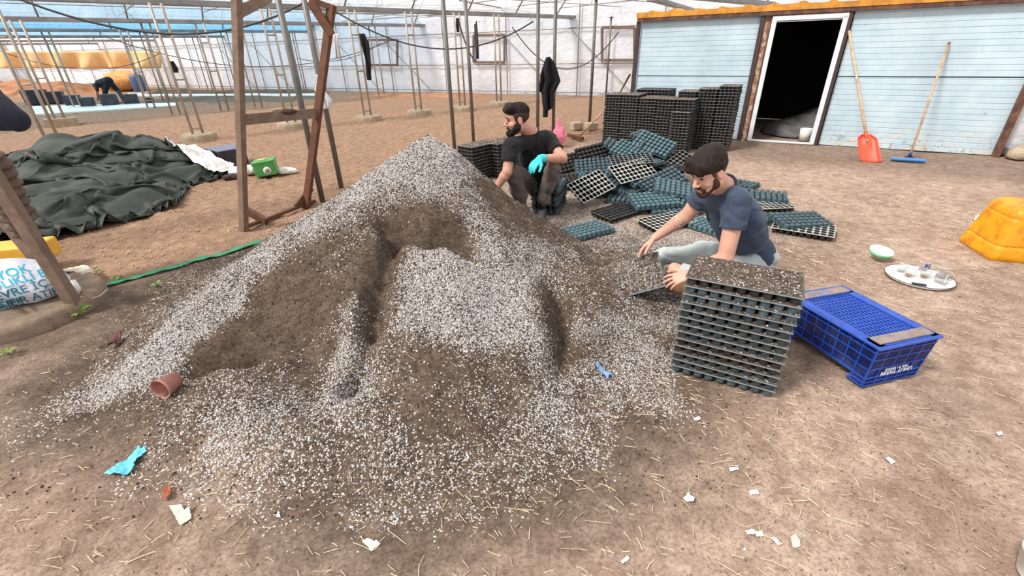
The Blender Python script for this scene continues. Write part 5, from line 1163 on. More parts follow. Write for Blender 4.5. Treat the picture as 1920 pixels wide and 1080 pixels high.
tag(flat_sheet('film_piece', [(316, 946), (340, 945), (346, 956), (356, 951), (358, 972), (337, 984)], GREYF, .008, .012, 73), 'translucent grey piece of film on the straw below the blue glove', 'film piece')
tag(flat_sheet('dry_leaf', [(304, 940), (309, 914), (320, 912), (322, 930), (314, 938)], RUST, .014, .015, 74), 'curled rust-brown dry leaf above the grey film piece', 'leaf'); tag(flat_sheet('dry_leaf', [(205, 662), (216, 655), (222, 645), (236, 640), (238, 650), (226, 662)], mat('dark_red_leaf', (92, 52, 48), .7, .2), .03, .03, 75, .004), 'dark red-brown dry leaf left of the heap', 'leaf')
for i, (q, lab) in enumerate((([(678, 1014), (690, 1009), (706, 1011), (713, 1016), (704, 1023), (696, 1032), (690, 1023)], 'crumpled white paper scrap at bottom centre'), ([(1164, 1051), (1177, 1040), (1181, 1045), (1168, 1056)], 'white paper slip right of the crumpled bottom scrap'), ([(1282, 930), (1290, 925), (1302, 932), (1300, 942), (1292, 940), (1284, 938)], 'crumpled pale blue-white scrap right of centre in the foreground'), ([(1404, 918), (1420, 917), (1424, 924), (1408, 926)], 'white paper slip above the row of three slips'), ([(1397, 992), (1414, 990), (1418, 998), (1402, 1001)], 'left one of two overlapping white paper slips'), ([(1416, 995), (1430, 992), (1433, 1002), (1419, 1005)], 'right one of two overlapping white paper slips'), ([(1446, 1006), (1452, 1003), (1468, 1018), (1460, 1020)], 'slanting white paper slip left of the round flake'), ([(1482, 1004), (1492, 1000), (1502, 1008), (1502, 1022), (1488, 1024)], 'round off-white flake right of the paper slips'), ([(1366, 876), (1384, 872), (1386, 879), (1370, 882)], 'white paper slip between the tray stack and the row of slips'), ([(1661, 858), (1668, 854), (1680, 865), (1672, 869)], 'white slip lying right of centre on bare earth'), ([(1300, 782), (1312, 778), (1315, 784), (1303, 787)], 'white chip in front of the tray stack'), ([(1868, 810), (1878, 806), (1882, 813), (1872, 816)], 'white chip far right on bare earth'), ([(515, 966), (522, 956), (526, 970)], 'tiny white chip left of the bottom paper scrap'), ([(1826, 412), (1834, 400), (1840, 402), (1838, 410), (1830, 414)], 'white curl of plastic left of the yellow can'), ([(1392, 1028), (1398, 1024), (1400, 1030)], 'tiny white chip below the two overlapping slips'), ([(1826, 430), (1838, 427), (1842, 433), (1832, 435)], 'white splinter close to the yellow can')
    )): tag(flat_sheet('paper_scrap', q, GREYF if i == 7 else PAPER, .006, .006 if i not in (0, 2) else .02, 80+i, .0015), lab, 'paper scrap')
m = MB(); p = G(1964, 1086, 0); m.lathe([(.075, 0), (.095, .10), (.098, .10), (.09, .108), (.001, .108)], (p[0], p[1], -.005), 28); tag(m.build('white_pot', INW), 'white rounded object cut off by the bottom right corner', 'pot')
# ---------------------------------------------------------------- things by the shed and hanging in the house
CLOTHB = mat('black_cloth', (22, 22, 26), .9, .2, 20)
tag(drape('jacket', [(1026, 1030, 107), (1021, 1040, 118), (1017, 1045, 130), (1014, 1047, 140), (1013, 1050, 152), (1011, 1046, 160), (1012, 1042, 170), (1017, 1039, 175), (1018, 1038, 190), (1019, 1036, 202), (1019, 1027, 206), (1019, 1026, 219)], 9.95, CLOTHB, .07, 2.2, .03), 'black jacket hanging from a wire between two steel poles', 'jacket')
tag(drape('cloth_strip', [(674, 683, 63), (677, 691, 85), (684, 693, 108), (687, 695, 128), (691, 696, 150)], 13.3, CLOTHB, .10, 2, .03), 'long black cloth hanging from the gutter in mid house', 'cloth'); tag(drape('cloth_strip', [(856, 860, 34), (855, 860, 48), (857, 860, 60)], 14.6, CLOTHB, .06, 2, .03), 'short black rag tied high under the gutter near the two dark poles', 'cloth'); tag(drape('cloth_strip', [(890, 894, 45), (891, 896, 80), (892, 897, 110)], 15.0, CLOTHB, .06, 2, .03), 'narrow black strip hanging right of the dark steel pole', 'cloth'); tag(drape('cloth_strip', [(316, 325, 115), (320, 331, 128), (326, 331, 136)], 11.0, CLOTHB, .06, 2, .03), 'small dark rag tied on the pipe post behind the tarp', 'cloth')
PINK = mat('pink_bag_film', (240, 130, 160), .4, .1, 8); p = G(1048, 275, .0); c = np.array([p[0], p[1], .20]); s = SDF(c-.35, c+.35, .012); s.ell(c, (.13, .10, .18), None, .02); s.cap(c+[0, 0, .1], c+[-.03, 0, .30], .05, .02, .05); s.field(lambda x, y, z: .035*(np.abs(noise(x*15, y*15, z*8, 91))-.3)); o = s.build('plastic_bag', PINK, None, c); o.location = c; tag(o, 'pink plastic bag behind the elbow of the man in black', 'bag')
a, b = G(1085, 257, .03), Yp(1128, 212, 9.3); m = MB(); m.tube([a, b], .018, 8); br_ = empty('broom', a); tag(br_, 'wooden broom leaning left of the stacked trays by the shed', 'broom'); o = link('handle', m.mesh('handle', WOOD_H), br_, -Vector(a)); m = MB(); m.bar(G(1066, 253, .05), G(1092, 260, .05), .07, .06); o = link('head', m.mesh('head', WOOD_B), br_, -Vector(a))
for px, py, lab in ((1080, 243, 'grey concrete block left of the broom handle'), (1107, 244, 'grey concrete block right of the broom handle')):
    p = G(px, py); m = MB(); m.box((p[0], p[1], .08), (.26, .2, .17), Matrix.Rotation(.4, 3, 'Z')); o = m.build('concrete_block', CONC); bevel(o, .02); tag(o, lab, 'block')
a, b = Yp(1165, 172, 11.0), Yp(1181, 140, 10.4); m = MB(); m.tube([G(1156, 186), b], .022, 6); tag(m.build('leaning_pipe', BROWNM), 'thin brown pipe leaning on the corner of the shed', 'pipe')
# heap under a grey cover and a white pail inside the dark shed
GREYC = mat('grey_cover', (96, 94, 96), .7, .15, 6); c = np.array(sh(1.25, -1.5, .0)); s = SDF(c-[1.7, 1.7, .1], c+[1.7, 1.7, 1.3], .022); s.ell(c, (1.2, .9, .35), None, .1); s.ell(c+np.array([.45, -.3, .1]), (.8, .7, .75), None, .4); s.field(lambda x, y, z: .10*fbm(x*2.2, y*2.2, z*2.2, 3, 95)+.07*np.abs(noise(x*4, y*4, z*7, 96))); s.clip((0, 0, .0), (0, 0, -1)); o = s.build('covered_heap', GREYC, None, c); o.location = c; tag(o, 'heap under a grey cover inside the dark doorway', 'heap')
p = sh(UD-.13, -.35, 0); m = MB(); m.lathe([(.001, 0), (.09, 0), (.11, .22), (.105, .22), (.085, .01), (.001, .01)], p, 24); tag(m.build('pail', INW), 'white pail just inside the doorway at its right side', 'pail')
# film and rubble past the end of the shed
n = 26; V = []
for i in range(n):
    for j in range(14):
        u = U1+.12+.09*i; z = 1.5*j/13; V.append(np.array(sh(u, -.10+.06*noise(u*4, z*3, 0, 97), z))+0)
tag(link('wall_shed_film', npmesh('wall_shed_film', np.array(V), grid_faces(n, 14), FILM_WALL, True)), 'torn film beyond the end of the shed', kind='structure')
for px, py, r, lab, mm in ((1878, 290, .10, 'dark stone at the foot of the rusty end post', GREYC), (1900, 278, .09, 'grey film bundle on the rubble past the shed end', FILMW), (1916, 262, .07, 'blue bottle on the rubble past the shed end', SQB), (1912, 297, .16, 'grey rubble clod past the shed end', CONC)):
    p = G(px, py); bag_blob('rubble', lab, (p[0], p[1], r*.4), (r*1.3, r, r*.8), mm, int(px), .3, .02, .012, 'rubble')
# ---------------------------------------------------------------- sagging wires
WIRE = mat('black_cable', (58, 56, 56), .5)
def sag(name, lab, a, b, dip, r=.012, m=WIRE):
    a, b = np.array(a), np.array(b); mb = MB(); mb.tube([a+(b-a)*t-np.array([0, 0, 4*dip*t*(1-t)]) for t in np.linspace(0, 1, 18)], r, 6, False); tag(mb.build(name, m), lab, 'cable')
sag('hanging_cable', 'thick black cable sagging across the top left from edge to timber stand', Yp(-5, -18, 6.5), Yp(570, 5, 7.5), .42, .014); sag('hanging_cable', 'black cable sagging from the timber stand past the two dark poles', Yp(605, 6, 9.5), Yp(1000, 40, 10.5), .60, .014)
sag('hanging_cable', 'thin cable sagging low at mid left between the far posts', Yp(200, 70, 15), Yp(735, 75, 16), .75, .012); sag('hanging_cable', 'black hose looped around the right one of the two dark poles', Yp(860, 40, 10.2), Yp(892, 115, 10.0), .12, .016); sag('hanging_cable', 'black hose hanging down to the loop on the dark pole', Yp(892, 115, 10.0), Yp(893, 40, 10.2), .10, .016)
sag('hanging_cable', 'wire carrying the black jacket between the steel poles', Yp(960, 50, 10.3), Yp(1160, 60, 10.6), .72, .010); sag('hanging_cable', 'cable sagging over the orange band far left', Yp(0, 96, 18), Yp(300, 100, 19), .55, .012)
sag('hanging_cable', 'pale wire crossing the film wall left of the long black cloth', Yp(560, 110, 15), Yp(715, 80, 16), .25, .010)
# ---------------------------------------------------------------- far left: seed beds, worker's row of pots, orange band
OCH = mat('ochre_cloth', (240, 196, 138), .8, .08, 3); V = []
tag(drape('shade_cloth', [(-60, 302, 96), (-60, 300, 128)], 31.0, OCH, .25, 7, .03, 60, 3, None, 8), 'orange-ochre cloth band hung along the far left end', 'shade cloth')
def bed(name, lab, quad, h, m):
    P = [G(*q, 0) for q in quad]; mb = MB(); mb.prism([(p[0], p[1], -.02) for p in P], (0, 0, h+.02)); o = mb.build(name, m); tag(o, lab, 'ground sheet')
bed('ground_sheet', 'white ground sheet under the black pots on the far left', [(60, 216), (330, 199), (330, 194), (60, 200)], .03, INW); bed('ground_sheet', 'thin white ground sheet strip in front of the film wall left', [(240, 180), (590, 180), (590, 176), (240, 175)], .03, INW)
for i, (px, py, w, lab) in enumerate(((74, 196, 24, 'leftmost black pot block behind the navy sleeve'), (108, 194, 20, 'black pot block second from left on the white sheet'), (141, 198, 18, 'black pot block third from left on the white sheet'), (168, 200, 16, 'black pot block just left of the bending worker'), (209, 198, 20, 'black pot block below the bending worker'), (249, 195, 18, 'black pot block right of the bending worker'), (283, 193, 10, 'last small black pot block on the white sheet'))):
    g_ = G(px, py); k = w/850*np.linalg.norm(g_-EYE); mb = MB(); mb.box((g_[0], g_[1], k*.36), (k*.86, k*.7, k*.7), Matrix.Rotation(.5, 3, 'Z'), taper=1.05); o = mb.build('pot_block', BLKP); bevel(o, .03); tag(o, lab, 'pots')
EARTH = mat('earth_bank', (172, 122, 88), .95, .25, 1.5, dirt=(110, 76, 56), dirt_amt=.6, dirt_scale=1.2, bump=.5, bscale=6)
def bank(lab, px0, px1, py, h, w, seed, m):
    a, b = G(px0, py), G(px1, py-1); L = np.linalg.norm(b-a); d = (b-a)/L; n = np.array([-d[1], d[0], 0]); U, T_ = np.meshgrid(np.linspace(0, L, 160), np.linspace(-1, 1, 16), indexing='ij'); z = h*(1-T_**2)*(.55+.6*fbm(U*.8, T_*1.5, 0, 4, seed))*ss(0, 1.5, U)*ss(L, L-1.5, U)-.03
    X = a[0]+d[0]*U+n[0]*T_*w; Yy = a[1]+d[1]*U+n[1]*T_*w; o = link('earth_bank', npmesh('earth_bank', np.stack([X, Yy, z], -1).reshape(-1, 3), grid_faces(*X.shape), m, True)); tag(o, lab, 'earth bank')
bank('long low bank of brown earth on the far left behind the worker', -40, 185, 176, 1.0, 2.2, 7, EARTH); bank('low dark bank of earth and litter along the film wall', 270, 620, 175.5, .35, .8, 8, mat('dark_litter', (92, 78, 62), .95, .3, 2)); bank('dark litter line at the foot of the wall right of the cloth', 640, 940, 181, .2, .5, 9, EARTH)
bank('dark strip of bare beds behind the white ground sheet', 280, 600, 186, .16, 1.6, 10, mat('dark_bed', (98, 86, 72), .95, .25, 2))
p = G(241, 170); c = p+np.array([0, 0, .5]); s = SDF(c-1.8, c+1.8, .05); s.ell(c, (1.1, .9, .62), None, .2); s.field(lambda x, y, z: .14*fbm(x*2, y*2, z*2, 3, 98)); s.clip((0, 0, -.02), (0, 0, -1)); o = s.build('straw_bale_heap', mat('orange_netting', (224, 160, 96), .85, .25, 2, dirt=(170, 110, 66), dirt_amt=.6), None, c); o.location = c; tag(o, 'orange netted heap on the far bank right of the worker', 'heap')
p = G(264, 171); m = MB(); m.lathe([(.30, 0), (.33, .2), (.33, .75), (.27, .9), (.001, .92)], p, 20); tag(m.build('barrel', mat('dull_blue_barrel', (72, 92, 130), .5)), 'dull blue barrel beside the orange netted heap', 'barrel')
# ---------------------------------------------------------------- people
def skin_mat(name, rgb, tat=None):
    t = NT(name); p = t.pos(); c = t.mix(t.ramp(t.noise(p, 22, 4), [(.3, 0.0), (.7, 1.0)]), tuple(v*.86 for v in S(rgb)[:3])+(1,), S(rgb))
    if tat is not None:
        d = t.n('ShaderNodeVectorMath', operation='DISTANCE'); t.t.links.new(p, d.inputs[0]); d.inputs[1].default_value = tuple(tat[0])
        m = t.math('MULTIPLY', t.ramp(d.outputs['Value'], [(tat[1]*.7, 1.0), (tat[1], 0.0)]), t.ramp(t.noise(p, 75, 3, .6), [(.50, 0.0), (.56, 1.0)])); c = t.mix(t.math('MULTIPLY', m, .65), c, S((84, 92, 104)))
    t.bsdf(c, .5, t.bump(t.noise(p, 180, 3), .12, .002)); t.b.inputs['Subsurface Weight'].default_value = .08; t.b.inputs['Subsurface Radius'].default_value = (.02, .008, .004); t.b.inputs['Subsurface Scale'].default_value = .3
    return t.m
def cloth_mat(name, rgb, var=.14, rough=.9):
    t = NT(name); p = t.pos(); c = t.mix(t.ramp(t.noise(p, 9, 5), [(.3, 0.0), (.7, 1.0)]), tuple(v*(1-var) for v in S(rgb)[:3])+(1,), tuple(min(1, v*(1+var)) for v in S(rgb)[:3])+(1,))
    t.bsdf(c, rough, t.bump(t.noise(p, 420, 2), .15, .001)); t.b.inputs['Specular IOR Level'].default_value = .2; t.b.inputs['Sheen Weight'].default_value = .1; return t.m
def hair_mat(name, rgb):
    t = NT(name); p = t.pos(); mp = t.n('ShaderNodeMapping'); mp.inputs['Scale'].default_value = (160, 160, 40); t.t.links.new(p, mp.inputs[0]); n = t.noise(mp.outputs[0], 1, 4)
    t.bsdf(t.mix(t.ramp(n, [(.35, 0.0), (.7, 1.0)]), tuple(v*.55 for v in S(rgb)[:3])+(1,), S(rgb)), .6, t.bump(n, .8, .004)); t.b.inputs['Specular IOR Level'].default_value = .2; return t.m
nrm = lambda v: np.asarray(v, float)/np.linalg.norm(v)
class Head:
    def __init__(s, C, f, up, sc=1.0):
        s.C = np.array(C, float); B = basis(f, up); s.B = B; s.f, s.l, s.u = B[:, 0], B[:, 1], B[:, 2]; s.k = sc
    def p(s, f, l, u): return s.C+(s.f*f+s.l*l+s.u*u)*s.k
    def body(s, D, nb):
        k = s.k; E = lambda c, r, kk=.02, mode='u': D.ell(s.p(*c), np.array(r)*k, s.B, kk*k, mode)
        K = lambda a, b, ra, rb, kk=.012, mode='u': D.cap(s.p(*a), s.p(*b), ra*k, rb*k, kk*k, mode)
        D.cap(nb, s.p(-.022, 0, -.06), .060*k, .054*k, .03)
        E((-.008, 0, .035), (.098, .077, .090)); E((.028, 0, -.035), (.064, .062, .085))
        for q in (-1, 1): K((.005, .052*q, -.062), (.076, .018*q, -.100), .024, .019, .03); E((.062, .043*q, -.028), (.024, .022, .020), .02)
        E((.080, 0, -.102), (.020, .022, .018), .02)
        K((.080, -.034, .030), (.080, .034, .030), .014, .014, .02)
        for q in (-1, 1): E((.098, .030*q, .010), (.016, .017, .012), .012, 's')
        K((.090, 0, .014), (.116, 0, -.026), .009, .0125, .012); 
        for q in (-1, 1): E((.102, .013*q, -.032), (.011, .008, .008), .008)
        E((.092, 0, -.062), (.014, .024, .0065), .008); E((.090, 0, -.074), (.014, .021, .008), .008); K((.108, -.018, -.0675), (.108, .018, -.0675), .0022, .0022, .004, 's')
        for q in (-1, 1): E((-.006, .078*q, -.004), (.020, .009, .033), .006); E((-.003, .087*q, .0), (.010, .005, .018), .005, 's')
    def eyes(s, o, base, brow):
        for q in (-1, 1):
            m = MB(); m.lathe([(.0095*s.k*math.sin(a), .0075*s.k*math.cos(a)) for a in np.linspace(.02, 3.12, 9)], s.p(.083, .030*q, .009)-base, 12); m.build('eye', EYEM, o)
            D = SDF(s.p(.09, .03*q, .03)-.06, s.p(.09, .03*q, .03)+.06, .003); D.cap(s.p(.093, .013*q, .029), s.p(.096, .032*q, .037), .0045*s.k, .0045*s.k, .002); D.cap(s.p(.096, .032*q, .037), s.p(.082, .052*q, .031), .0045*s.k, .003*s.k, .002); D.build('eyebrow', brow, o, base)
EYEM = mat('eye_dark', (72, 56, 50), .3, .1)
def hand(D, w, f, n, t, curl, sc=1.0, spread=(.16, .05, -.05, -.16), thumb=.5, k=.006, grow=0.0):
    f = nrm(f); n = nrm(n-f*np.dot(n, f)); t = np.asarray(t, float); t = nrm(t-f*np.dot(t, f)-n*np.dot(t, n)); w = np.array(w, float)
    off = np.array([.031, .0105, -.0105, -.030])*sc; Ls = np.array([.072, .080, .074, .058])*sc; kn = []
    for i in range(4):
        q = w+f*(.090-.006*abs(i-1.2))*sc+t*off[i]; kn.append(q); D.cap(w+t*off[i]*.62+f*.008, q, .0145*sc+grow, .0115*sc+grow, .012)
    D.cap(kn[0], kn[3], .0105*sc+grow, .0100*sc+grow, .008)
    for i in range(4):
        a = kn[i]; c = curl[i] if isinstance(curl, (list, tuple)) else curl
        for j, (fr, th) in enumerate(((.44, c*.55), (.31, c*1.25), (.25, c*1.75))):
            d = nrm(f*math.cos(th)+n*math.sin(th)+t*spread[i]*(1 if j == 0 else .6)); b = a+d*Ls[i]*fr; r0 = (.0098, .0088, .0080)[j]*sc*(1 if i < 3 else .88)+grow; D.cap(a, b, r0, r0*.92, .0035); a = b
    a = w+f*.026*sc+t*.022*sc+n*.006; 
    for fr, d, r in ((.044, f*.62+t*.72+n*.30*thumb, .0135), (.034, f*.85+t*.40+n*.55*thumb, .0110), (.027, f*.92+t*.15+n*.75*thumb, .0098)):
        b = a+nrm(d)*fr*sc; D.cap(a, b, r*sc+grow, r*.88*sc+grow, .006); a = b
def report(nm, J, pairs):
    for a, b in pairs: print('LEN', nm, a, b, round(float(np.linalg.norm(np.array(J[a])-np.array(J[b]))), 3))
def folds(seed, amp, sc=(9, 9, 9)):
    return lambda x, y, z: amp*(.5-np.abs(noise(x*sc[0]+.6*z*sc[2], y*sc[1]-.4*z*sc[2], z*sc[2]*.6, seed))*1.6)+amp*.5*fbm(x*sc[0]*2.2, y*sc[1]*2.2, z*sc[2]*2.2, 2, seed+1)
def shoe(nm, o, base, heel, toe, m, sole, sc=1.0):
    heel, toe = np.array(heel), np.array(toe); d = nrm((toe-heel)*[1, 1, 0]); D = SDF(np.minimum(heel, toe)-.13, np.maximum(heel, toe)+.16, .006)
    D.chain([heel+[0, 0, .045], heel+(toe-heel)*.5+[0, 0, .045], toe-d*.04+[0, 0, .032]], [.043*sc, .046*sc, .038*sc], .02); D.cap(heel+[0, 0, .05], heel+[0, 0, .11], .045*sc, .042*sc, .03); D.clip((heel[0], heel[1], min(heel[2], toe[2])+.018), (0, 0, -1)); r = D.build(nm, m, o, base)
    D = SDF(np.minimum(heel, toe)-.13, np.maximum(heel, toe)+.16, .006); D.chain([heel+[0, 0, .014], heel+(toe-heel)*.5+[0, 0, .014], toe-d*.04+[0, 0, .014]], [.046*sc, .048*sc, .042*sc], .02); zz = min(heel[2], toe[2]); D.clip((0, 0, zz+.022), (0, 0, 1)); D.clip((0, 0, zz+.001), (0, 0, -1)); D.build('sole', sole, r, (0, 0, 0)).location = (0, 0, 0); return r
def cut_beyond(D, p, d, size=.14):
    d = nrm(d); B = np.stack([d, nrm(np.cross(d, [.3, .2, .9])), nrm(np.cross(d, np.cross(d, [.3, .2, .9])))], 1); D.box(np.array(p)+d*size, (size, .11, .11), B, .004, .004, 's')
# ---- man in blue, sitting on the ground behind the near tray stack
def man_blue():
    K = 1.10; J = dict(C=Yp(1331, 321, 2.62), N=Yp(1357, 352, 2.72), SL=Yp(1383, 380, 2.60), SR=Yp(1316, 371, 2.92), EL=Yp(1360, 484, 2.53), WL=Yp(1293, 515, 2.62), ER=Yp(1287, 405, 2.98), WR=Yp(1229, 445, 3.05),
                       H=Yp(1405, 478, 3.02), KR=Yp(1240, 482, 3.22), AR=Yp(1214, 505, 3.16), KL=Yp(1345, 535, 2.58), AL=Yp(1264, 503, 2.74))
    J['HL'] = J['H']+[-.02, -.10, 0]; J['HR'] = J['H']+[-.03, .10, 0]
    report('blue', J, (('N', 'C'), ('N', 'H'), ('SL', 'SR'), ('SL', 'EL'), ('EL', 'WL'), ('SR', 'ER'), ('ER', 'WR'), ('HR', 'KR'), ('KR', 'AR'), ('HL', 'KL'), ('KL', 'AL')))
    lo = np.array([.85, 2.25, -.02]); hi = np.array([2.0, 3.4, 1.25]); D = SDF(lo, hi, .0045)
    hd = Head(J['C'], (-.82, -.30, -.46), nrm(np.array([-.42, -.16, .9])), 1.02); hd.body(D, J['N'])
    ch = J['N']*.62+J['H']*.38; sp = nrm(J['N']-J['H']); lf = nrm(J['SL']-J['SR']); fr_ = nrm(np.cross(lf, sp)); B = np.stack([fr_, nrm(np.cross(sp, fr_)), sp], 1)
    D.ell(ch, np.array([.10, .15, .17])*K, B, .03); D.ell(J['H'], np.array([.10, .14, .12])*K, B, .03); D.cap(J['SL'], J['SR'], .055, .055, .04); D.cap(J['N'], ch, .06, .09, .04)
    for s_, e, w in (('SL', 'EL', 'WL'), ('SR', 'ER', 'WR')): D.cap(J[s_], J[e], .052*K, .043*K, .02); mid = J[e]*.72+J[w]*.28; D.cap(J[e], mid, .041*K, .043*K, .015); D.cap(mid, J[w], .043*K, .027*K, .012)
    for h_, k_, a_ in (('HR', 'KR', 'AR'), ('HL', 'KL', 'AL')): D.cap(J[h_], J[k_], .07, .05, .03); D.cap(J[k_], J[a_], .05, .038, .02)
    tR = nrm(np.array([-.62, -.35, -.70])); hand(D, J['WR'], Yp(1203, 466, 3.06)-J['WR'], (.30, -.35, -.85), (.55, -.80, .1), [.35, .45, .55, .65], K, thumb=.6)
    hand(D, J['WL'], Yp(1246, 530, 2.66)-J['WL'], (-.25, .50, -.80), (-.20, .80, .55), [.40, .42, .45, .5], K, spread=(.30, .10, -.10, -.28), thumb=.3)
    base = np.array([J['H'][0], J['H'][1], 0]); skin = skin_mat('skin', (222, 168, 146), (J['ER']*.62+J['WR']*.38, .10)); o = D.build('person', skin, None, base); o.location = base
    tag(o, 'seated man in blue T-shirt filling a tray beside the soil heap', 'person')
    # shirt
    D = SDF(lo, hi, .0055); D.ell(ch, np.array([.128, .175, .185])*K, B, .05); D.ell(J['H']+sp*.05, np.array([.140, .170, .12])*K, B, .06); D.ell(J['H']*.62+J['N']*.38, np.array([.132, .165, .15])*K, B, .05); D.cap(J['SL']*.85+J['N']*.15, J['SR']*.85+J['N']*.15, .074, .074, .06); D.cap(J['N']-sp*.02, ch, .070*K, .10, .05)
    for s_, e, u in (('SL', 'EL', .50), ('SR', 'ER', .42)): D.cap(J[s_], J[s_]+(J[e]-J[s_])*.8, .072*K, .068*K, .035)
    D.field(folds(301, .011, (9, 9, 15)))
    for s_, e, u in (('SL', 'EL', .46), ('SR', 'ER', .34)): cut_beyond(D, J[s_]+(J[e]-J[s_])*u, J[e]-J[s_])
    D.cap(J['N']+sp*.03, hd.p(-.02, 0, -.06), .063*K, .06*K, .006, 's'); D.clip(J['H']-sp*.045, -sp*1.0+fr_*.0); D.build('t_shirt', cloth_mat('slate_blue_cotton', (66, 77, 97)), o, base)
    D = SDF(J['N']-.2, J['N']+.2, .004); ax = nrm(hd.p(-.02, 0, -.06)-J['N']); c = J['N']+sp*.018
    D.op(lambda X, Y, Z: np.sqrt((np.sqrt(np.maximum((X-c[0])**2+(Y-c[1])**2+(Z-c[2])**2-((X-c[0])*ax[0]+(Y-c[1])*ax[1]+(Z-c[2])*ax[2])**2, 0))-.066*K)**2+((X-c[0])*ax[0]+(Y-c[1])*ax[1]+(Z-c[2])*ax[2])**2)-.008, c-.12, c+.12, .001); D.build('collar', cloth_mat('dark_collar', (52, 62, 80)), o, base)
    # trousers
    D = SDF(lo, hi, .006); D.ell(J['H']+[0, 0, -.02], np.array([.150, .175, .13])*K, B, .04)
    for h_, k_, a_ in (('HR', 'KR', 'AR'), ('HL', 'KL', 'AL')): D.cap(J[h_], J[k_], .092*K, .060*K, .05); D.cap(J[k_], J[a_]+(J[k_]-J[a_])*.10, .060*K, .052*K, .03)
    D.field(folds(311, .018, (7, 7, 10))); cut_beyond(D, J['AL']+(J['KL']-J['AL'])*.14, J['AL']-J['KL'], .05); D.clip((0, 0, .004), (0, 0, -1)); D.build('sweatpants', cloth_mat('light_grey_jersey', (182, 190, 190), .08), o, base)
    br = mat('brown_suede', (128, 92, 66), .9, .2, 20); so = mat('dark_sole', (60, 48, 40), .8)
    shoe('shoe', o, base, G(1290, 553, .03), G(1254, 549, .03)+[-.02, .02, 0], br, so, 1.0)
    shoe('shoe', o, base, J['AR']*[1, 1, 0]+[.03, .02, .02], J['AR']*[1, 1, 0]+[-.17, -.06, .02], br, so, 1.0)
    hm = hair_mat('dark_brown_hair', (50, 37, 32)); k = hd.k
    D = SDF(J['C']-.22, J['C']+.24, .0045); D.ell(hd.p(-.004, 0, .048), np.array([.110, .087, .090])*k, hd.B, .01); D.cap(hd.p(.070, -.05, .082), hd.p(.070, .05, .082), .034*k, .034*k, .03); D.cap(hd.p(.098, -.036, .058), hd.p(.098, .042, .058), .018*k, .018*k, .025); D.ell(hd.p(-.02, 0, .10), np.array([.085, .07, .045])*k, hd.B, .03)
    D.clip(hd.p(.0, 0, .014), -hd.u+hd.f*.34, .010); D.field(lambda x, y, z: .006*(np.abs(noise(x*60+z*30, y*60, z*22, 321))-.4)+.004*fbm(x*30, y*30, z*30, 2, 322)); D.build('hair', hm, o, base)
    D = SDF(J['C']-.22, J['C']+.22, .0045); D.ell(hd.p(-.008, 0, .035), np.array([.1025, .0815, .0940])*k, hd.B, .01); D.clip(hd.p(.036, 0, 0), hd.f*1.0-hd.u*.25, .008); D.clip(hd.p(-.01, 0, -.034), -hd.u-hd.f*.35, .006); D.ell(hd.p(-.004, .088, -.004), np.array([.026, .03, .036])*k, hd.B, .004, 's'); D.ell(hd.p(-.004, -.088, -.004), np.array([.026, .03, .036])*k, hd.B, .004, 's'); D.build('hair_fade', hair_mat('short_hair', (96, 72, 62)), o, base)
    beard(hd, o, base, hair_mat('stubble_beard', (82, 58, 48)), .002); hd.eyes(o, base, hm); return o
def beard(hd, o, base, m, th):
    k = hd.k; D = SDF(hd.C-.22, hd.C+.22, .004); P = hd.p
    for q in (-1, 1): D.cap(P(.020, .052*q, -.056), P(.076, .019*q, -.099), (.0235+th)*k, (.020+th)*k, .03*k); D.cap(P(.030, .062*q, -.008), P(.026, .056*q, -.055), (.010+th*.6)*k, (.017+th)*k, .02*k); D.cap(P(.100, .004*q, -.048), P(.088, .030*q, -.066), .0085*k, .010*k, .01*k)
    D.ell(P(.080, 0, -.102), np.array([.024+th, .026+th, .022+th])*k, hd.B, .02*k); D.cap(P(.094, 0, -.088), P(.088, 0, -.10), .015*k, .018*k, .01)
    D.ell(P(.098, 0, -.068), np.array([.022, .021, .009])*k, hd.B, .006, 's'); D.clip(P(0, 0, -.004), hd.u+hd.f*.45, .004); D.field(lambda x, y, z: .0025*fbm(x*90, y*90, z*90, 2, 331)); return D.build('beard', m, o, base)
man_blue()
